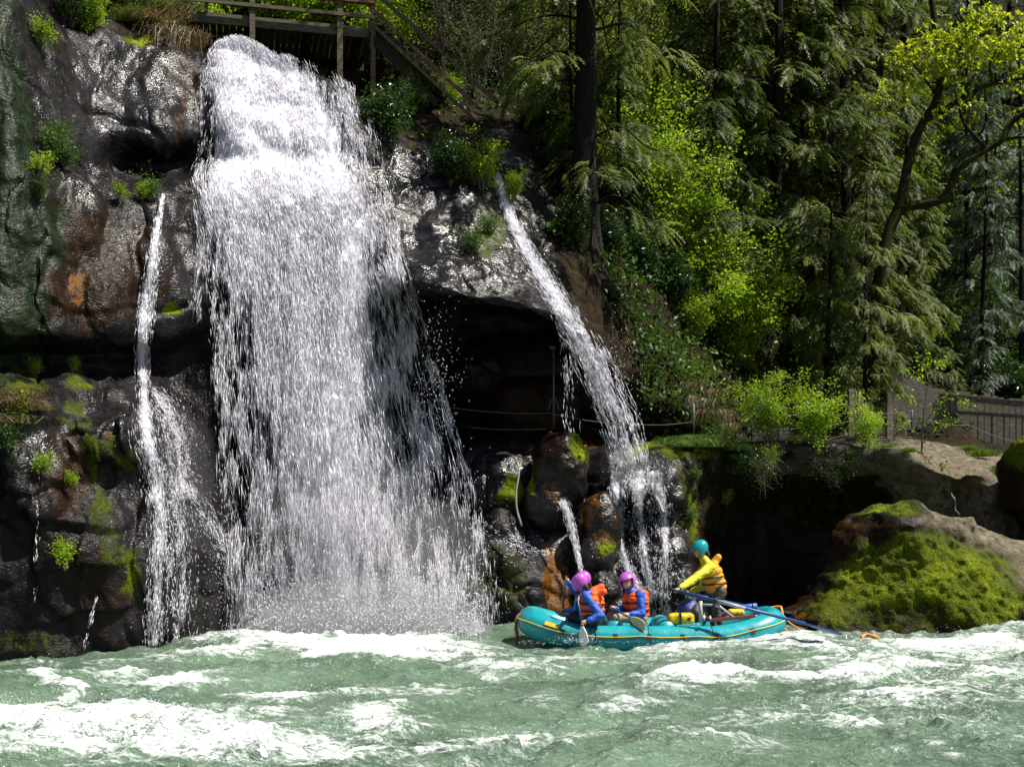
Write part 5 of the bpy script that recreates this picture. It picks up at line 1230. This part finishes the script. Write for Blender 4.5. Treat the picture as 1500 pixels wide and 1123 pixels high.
p1, d1 = paddle("paddle with white blade dipping beside the front paddler with the back turned", P(845,872,18.78), P(853,917,18.70), P(856,946,18.66), .17, WHT, (.6, 1, 0))
mobj("grip", *bar(P(842,872,18.8), P(848,871,18.76), .035, .03), [BLK], p1, False)
p0, d0 = paddle("upright blue paddle held over the far side of the bow", P(829,844,20.25), P(822,915,20.5), P(819,948,20.6), .17, WHT)
mobj("grip", *bar(P(826,844,20.25), P(833,843,20.25), .035, .03), [BLK], p0, False)
p2, d2 = paddle("blue paddle with tan blade resting across the smiling paddler's knees", P(889,886,19.35), P(924,904,18.92), P(945,921,18.72), .20, TAN, (-.3, 1, .5))
mobj("grip", *bar(P(888,882,19.37), P(890,890,19.33), .035, .03), [BLK], p2, False)
oar, do = paddle("long blue oar with grey sleeve reaching from the guide to the water", P(984,863,18.9), P(1180,913,18.3), P(1234,929,18.1), .16, BLU, (0, .5, 1), "oar", .027, "oar")
ga, gb = P(984,863,18.9), P(1180,913,18.3); at_ = lambda f: ga*(1-f)+gb*f
mobj("sleeve", *tube([at_(.35), at_(.56)], .0295, 12), [GRY], oar); mobj("collar", *tube([at_(.325), at_(.345)], .05, 12), [BLK], oar); mobj("handle", *tube([at_(-.03), at_(.06)], .0285, 10), [BLK], oar)

# ------------------------------------------------------------------ people
SKIN = (lambda m: (m.P(col=m.ramp(m.noise(9, 3), [(.3, (.42,.22,.15)), (.7, (.56,.31,.22))]), rough=.5, spec=.4, sub=.08), m.m)[1])(Mat("skin"))
BLUJ = paint("blue_jacket", (.012, .085, .42), .55, .4, .5); NAVY = paint("navy_trousers", (.012, .014, .03), .7, .3, .4); KHAKI = paint("khaki_trousers", (.30, .25, .18), .8, .2, .4)
YELJ = paint("yellow_jacket", (.50, .50, .012), .55, .4, .6); VORN = paint("orange_vest", (.78, .10, .018), .6, .35, .4); VYEL = paint("yellow_vest", (.58, .27, .010), .6, .35, .4)
PURP = paint("purple_helmet", (.42, .09, .46), .28); TEALH = paint("teal_helmet", (.006, .24, .27), .25); DTRO = paint("dark_grey_trousers", (.05, .045, .045), .6, .5, .5); HAIR = paint("dark_hair", (.02, .013, .009), .7)
CUFF = paint("black_cuff", (.012, .012, .014), .5)
def nv(v): v = np.asarray(v, float); return v/np.linalg.norm(v)
def person(name, label, hip, chest, neck, head, fwd, hfwd, sh, arms, legs, mats, helmet, vest, sz=1.0, collar=None, smile=False, hair=True):
    """arms: list of (elbow, hand, shaft dir, side sign); legs: list of (knee, ankle, side sign); mats: sleeve, trousers, vest, helmet, cuff"""
    hip, chest, neck, head = (np.asarray(v, float) for v in (hip, chest, neck, head)); up = nv(chest-hip)
    fwd = nv(fwd); side = nv(np.cross(fwd, up)); hfwd = nv(hfwd)
    sho = chest + up*.10
    pts = [hip, head] + [q for a in arms for q in a[:2]] + [q for l in legs for q in l[:2]]
    lo = np.min(pts, 0)-.32; hi = np.max(pts, 0)+.32
    B_ = Blob(lo, hi, .0125); bones = []
    def cap(a, b_, ra, rb, mk, k=.03): B_.cap(a, b_, ra, rb, k); bones.append((np.asarray(a, float), np.asarray(b_, float), max(ra, rb), mk))
    for s in (-1, 1):
        cap(hip+side*s*.075, chest+side*s*.085, .115, .125, 0, .05); cap(chest+side*s*.085, sho+side*s*.13, .12, .075, 0, .05)
        cap(hip+side*s*.07-up*.05, hip+side*s*.08+up*.04, .125, .12, 1, .05)
    cap(sho, neck*.85+sho*.15, .10, .078, 0); cap(neck*.8+sho*.2, neck, .06, .058, 2); cap(neck, head-hfwd*.0+np.array([0, 0, -.03]), .056, .06, 2)
    B_.ell(head, (.082, .095, .115), .02); bones.append((head, head+[0, 0, .01], .1, 2))
    hup = nv(head-neck)
    cap(head+hfwd*.055-hup*.065, head+hfwd*.06-hup*.05, .042, .045, 2); cap(head+hfwd*.09+hup*.005, head+hfwd*.108-hup*.018, .011, .015, 2, .012)
    for el, hd, sd, s in arms:
        S0 = sho+side*s*.175; el = np.asarray(el, float); hd = np.asarray(hd, float); sd = nv(sd); fd = nv(hd-el)
        wr = hd-fd*.07
        cap(S0, el, .082, .066, 0); cap(el, el*.25+wr*.75, .066, .050, 0); cap(el*.25+wr*.75, wr, .04, .034, 4); cap(wr, hd-fd*.03, .028, .032, 2, .02)
        out = nv(np.cross(sd, fd)); pal = hd-fd*.022
        B_.ell(pal, (.036, .036, .036), .015); bones.append((pal-sd*.02, pal+sd*.02, .04, 2))
        for f in range(4):
            b0 = pal + sd*(f-1.5)*.020; ln_ = (.92, 1, .96, .8)[f]
            q1 = b0 + fd*.042*ln_ + out*.020; q2 = b0 + fd*.045*ln_ - out*.012; q3 = b0 + fd*.014 - out*.030*ln_
            cap(b0+out*.012, q1, .0105, .0105, 2, .004); cap(q1, q2, .010, .0095, 2, .004); cap(q2, q3, .0095, .009, 2, .004)
        cap(pal+sd*.028, pal+sd*.030+fd*.025-out*.022, .012, .011, 2, .006); cap(pal+sd*.030+fd*.025-out*.022, pal+sd*.012+fd*.045-out*.026, .011, .009, 2, .004)
    for kn, ank, s in legs:
        kn = np.asarray(kn, float); ank = np.asarray(ank, float); h0 = hip+side*s*.095
        cap(h0, kn, .105, .072, 1); cap(kn, kn*.6+ank*.4, .070, .066, 1); cap(kn*.6+ank*.4, ank, .064, .045, 1)
        cap(ank, ank+fwd*.17-[0, 0, .05], .045, .04, 3, .02); cap(ank-[0, 0, .02], ank-fwd*.03-[0, 0, .05], .042, .042, 3, .02)
    Vp, Fp = B_.mesh()
    Vp = Vp + .010*np.stack([fbm(Vp[:,0]*9+q, Vp[:,1]*9, Vp[:,2]*20, 3) for q in (0, 9, 18)], -1)*(np.linalg.norm(Vp-head, axis=1) > .2)[:, None]*np.clip(np.min([np.linalg.norm(Vp-np.asarray(a_[1]), axis=1) for a_ in arms], 0)/.12-.8, 0, 1)[:, None]
    cen = Vp[Fp].mean(1); best = np.full(len(cen), 9.0); mi = np.zeros(len(cen), int)
    for a, b_, rd, mk in bones:
        ba = b_-a; tq = np.clip(((cen-a)@ba)/(ba@ba+1e-9), 0, 1); dd = np.linalg.norm(cen-a-tq[:, None]*ba, axis=1)-rd
        m_ = dd < best; best[m_] = dd[m_]; mi[m_] = mk
    o = empty(name, hip-[0, 0, .12], label, "person")
    mobj("body", Vp, Fp, [mats[0], mats[1], SKIN, BLK, mats[4]], o, True, None, mi)
    # life vest: front, back and side panels with collar
    lo = np.min([hip, sho], 0)-.42; hi = np.max([hip, sho], 0)+.45; Bv = Blob(lo, hi, .016)
    w0 = hip*.75+chest*.25
    for s in (-1, 1):
        for q in (-1, 1): Bv.cap(w0+side*s*.085+fwd*q*.05, chest+side*s*.095+fwd*q*.055+up*.02, .125, .125, .035)
        Bv.cap(chest+side*s*.10+up*.02+fwd*.06, sho+side*s*.10+up*.015-fwd*.0, .10, .062, .03); Bv.cap(sho+side*s*.10+up*.015, chest+side*s*.10-fwd*.08, .062, .10, .03)
    Vv, Fv = Bv.mesh()
    lev = (Vv-hip)@up; Vv = Vv - (Vv-(hip+up*lev[:, None]))*(.09*np.exp(-(((lev % .105)-.05)/.012)**2))[:, None]
    ve = mobj("life_vest", Vv, Fv, [mats[2]], o)
    for lv in (.12, .235):
        c = hip+up*lv+(chest-hip-up*np.dot(chest-hip, up))*0; a_ = np.linspace(0, 2*pi, 30)
        lp = np.stack([c+side*.238*cos(t_)+fwd*.198*sin(t_) for t_ in a_]); mobj("belt", *tube(lp, .017, 6, False), [BLK], ve)
    mobj("buckle", *box(hip+up*.235+fwd*.19, (.05, .05, .04), np.stack([side, fwd, up], 1)), [BLK], ve, False)
    if collar is not None:
        Bc = Blob(neck-.5, neck+.5, .016)
        Bc.cap(sho-fwd*.10-side*.10+up*.03, sho-fwd*.10+side*.10+up*.03, .055, .055, .02); Bc.cap(sho-fwd*.10+up*.03, np.asarray(collar, float), .075, .06, .04)
        mobj("collar", *Bc.mesh(), [mats[2]], o)
    # helmet
    hc = head+hup*.018
    def hf(x, y, z):
        p = np.stack([x-hc[0], y-hc[1], z-hc[2]], -1); q = p@hup; f_ = p@hfwd; s_ = p@np.cross(hfwd, hup)
        e = (np.sqrt((s_/.140)**2+(f_/.160)**2+(q/.152)**2)-1)*.14
        e = np.maximum(e, -((np.sqrt((s_/.116)**2+(f_/.136)**2+(q/.128)**2)-1)*.116))
        low = -(q+.085)-0.0*f_                                   # lower rim
        face = np.minimum(f_-.035, .030-q)                       # opening for the face
        e = np.maximum(e, low); e = np.maximum(e, face)
        return e
    he = mobj("helmet", *sdf_mesh(hf, hc-.21, hc+.21, .010), [mats[3]], o)
    for s in (-1, 1):
        for f_ in (-.05, .02):
            hv = nv(np.cross(hfwd, hup))*s*.068+hfwd*f_+hup*.122; mobj("vent", *tube([hc+hv-hup*.012, hc+hv+hup*.012], .012, 8), [BLK], he)
    sdv = nv(np.cross(hfwd, hup))
    mobj("chin_strap", *tube(spline([hc+sdv*.11-hup*.07, head+sdv*.06+hfwd*.06-hup*.115, head+hfwd*.085-hup*.125, head-sdv*.06+hfwd*.06-hup*.115, hc-sdv*.11-hup*.07], 16), .007, 5), [BLK], he)
    # face
    for s in (-1, 1):
        mobj("eye", *sdf_mesh(ellf(head+hfwd*.088+sdv*s*.032+hup*.012, (.013, .010, .008), 0), head-.2, head+.2, .0045) if False else tube([head+hfwd*.078+sdv*s*.034+hup*.012, head+hfwd*.093+sdv*s*.032+hup*.012], [.012, .008], 8), [BLK], o)
        mobj("eyebrow", *tube([head+hfwd*.094+sdv*s*.018+hup*.032, head+hfwd*.084+sdv*s*.050+hup*.030], .005, 5), [HAIR], o)
    mobj("mouth", *tube(spline([head+hfwd*.090+sdv*.028-hup*.050, head+hfwd*.102-hup*.058, head+hfwd*.090-sdv*.028-hup*.050], 8), .008, 6), [WHT if smile else RED], o)
    if hair: mobj("hair", *tube(spline([head-hfwd*.085-hup*.02, head-hfwd*.098-hup*.08, head-hfwd*.088-hup*.13], 6), np.linspace(.055, .03, 6), 10), [HAIR], o)
    return o
Y1 = 19.0
person("person", "front paddler in purple helmet with back turned, on the raft's near tube", P(869,905,Y1), P(866,881,Y1+.03), P(858,867,Y1+.06), P(850,855,Y1+.08), (-.86,.5,0), (-.55,.8,-.1), None,
  [(P(880,901,Y1-.22), P(853.5,912,18.70), P(845,872,18.78)-P(853,917,18.70), -1), (P(846,890,Y1+.25), P(846,876,18.80), (0,.3,1), 1)],
  [(P(838,904,Y1+.10), P(846,930,Y1+.25), -1), (P(842,900,Y1+.36), P(850,928,Y1+.45), 1)], [BLUJ, NAVY, VORN, PURP, CUFF], None, None, collar=P(884,866,Y1-.05))
Y0 = 20.2
person("person", "far-side paddler in purple helmet holding an upright paddle at the bow", P(872,902,Y0), P(864,876,Y0), P(858,863,Y0), P(853.5,850.5,Y0), (-1,.1,0), (-.9,.5,-.1), None,
  [(P(840,864,Y0+.12), P(829.5,847,20.26), P(829,844,20.25)-P(822,915,20.5), 1), (P(846,893,Y0-.10), P(824.5,894,20.42), P(829,844,20.25)-P(822,915,20.5), -1)],
  [(P(842,902,Y0-.2), P(850,924,Y0-.25), -1), (P(840,900,Y0), P(848,924,Y0), 1)], [BLUJ, NAVY, VORN, PURP, BLUJ], None, None, collar=P(881,859,Y0))
Y2 = 19.35
person("person", "smiling paddler in purple helmet and khaki trousers seated mid-raft facing the camera", P(934,903,Y2), P(931,879,Y2), P(923,865,Y2), P(919,852,Y2), (-.92,-.4,0), (-.5,-.86,-.03), None,
  [(P(940,898,Y2-.26), P(916,900,19.02), P(889,886,19.35)-P(924,904,18.92), -1), (P(914,893,Y2+.10), P(896,889.5,19.27), P(889,886,19.35)-P(924,904,18.92), 1)],
  [(P(903,905,Y2-.18), P(908,930,Y2-.10), -1), (P(895,902,Y2+.08), P(902,928,Y2+.1), 1)], [BLUJ, KHAKI, VORN, PURP, BLUJ], None, None, collar=P(945,869,Y2+.02), smile=True)
Y3 = 19.55
person("person", "river guide in teal helmet and yellow jacket standing to pull the oar", P(1050,864,Y3), P(1040,838,Y3), P(1031,818,Y3), P(1025,806,Y3), (-.96,-.1,-.1), (-.97,.1,-.2), None,
  [(P(1013,850,Y3-.40), P(990,865,18.90), P(984,863,18.9)-P(1180,913,18.3), -1), (P(1030,858,Y3+.36), P(1006,869,Y3+.40), P(984,863,18.9)-P(1180,913,18.3), 1)],
  [(P(1048,889,Y3-.14), P(1056,918,Y3-.10), -1), (P(1040,889,Y3+.16), P(1046,918,Y3+.16), 1)], [YELJ, DTRO, VYEL, TEALH, CUFF], None, None, collar=P(1052,816,Y3))
o2, _ = paddle("far oar held in the guide's other hand, crossing behind the legs", P(1003,868,19.95), P(1120,893,20.9), P(1180,905,21.4), .16, BLU, (0, .5, 1), "oar", .026, "oar")
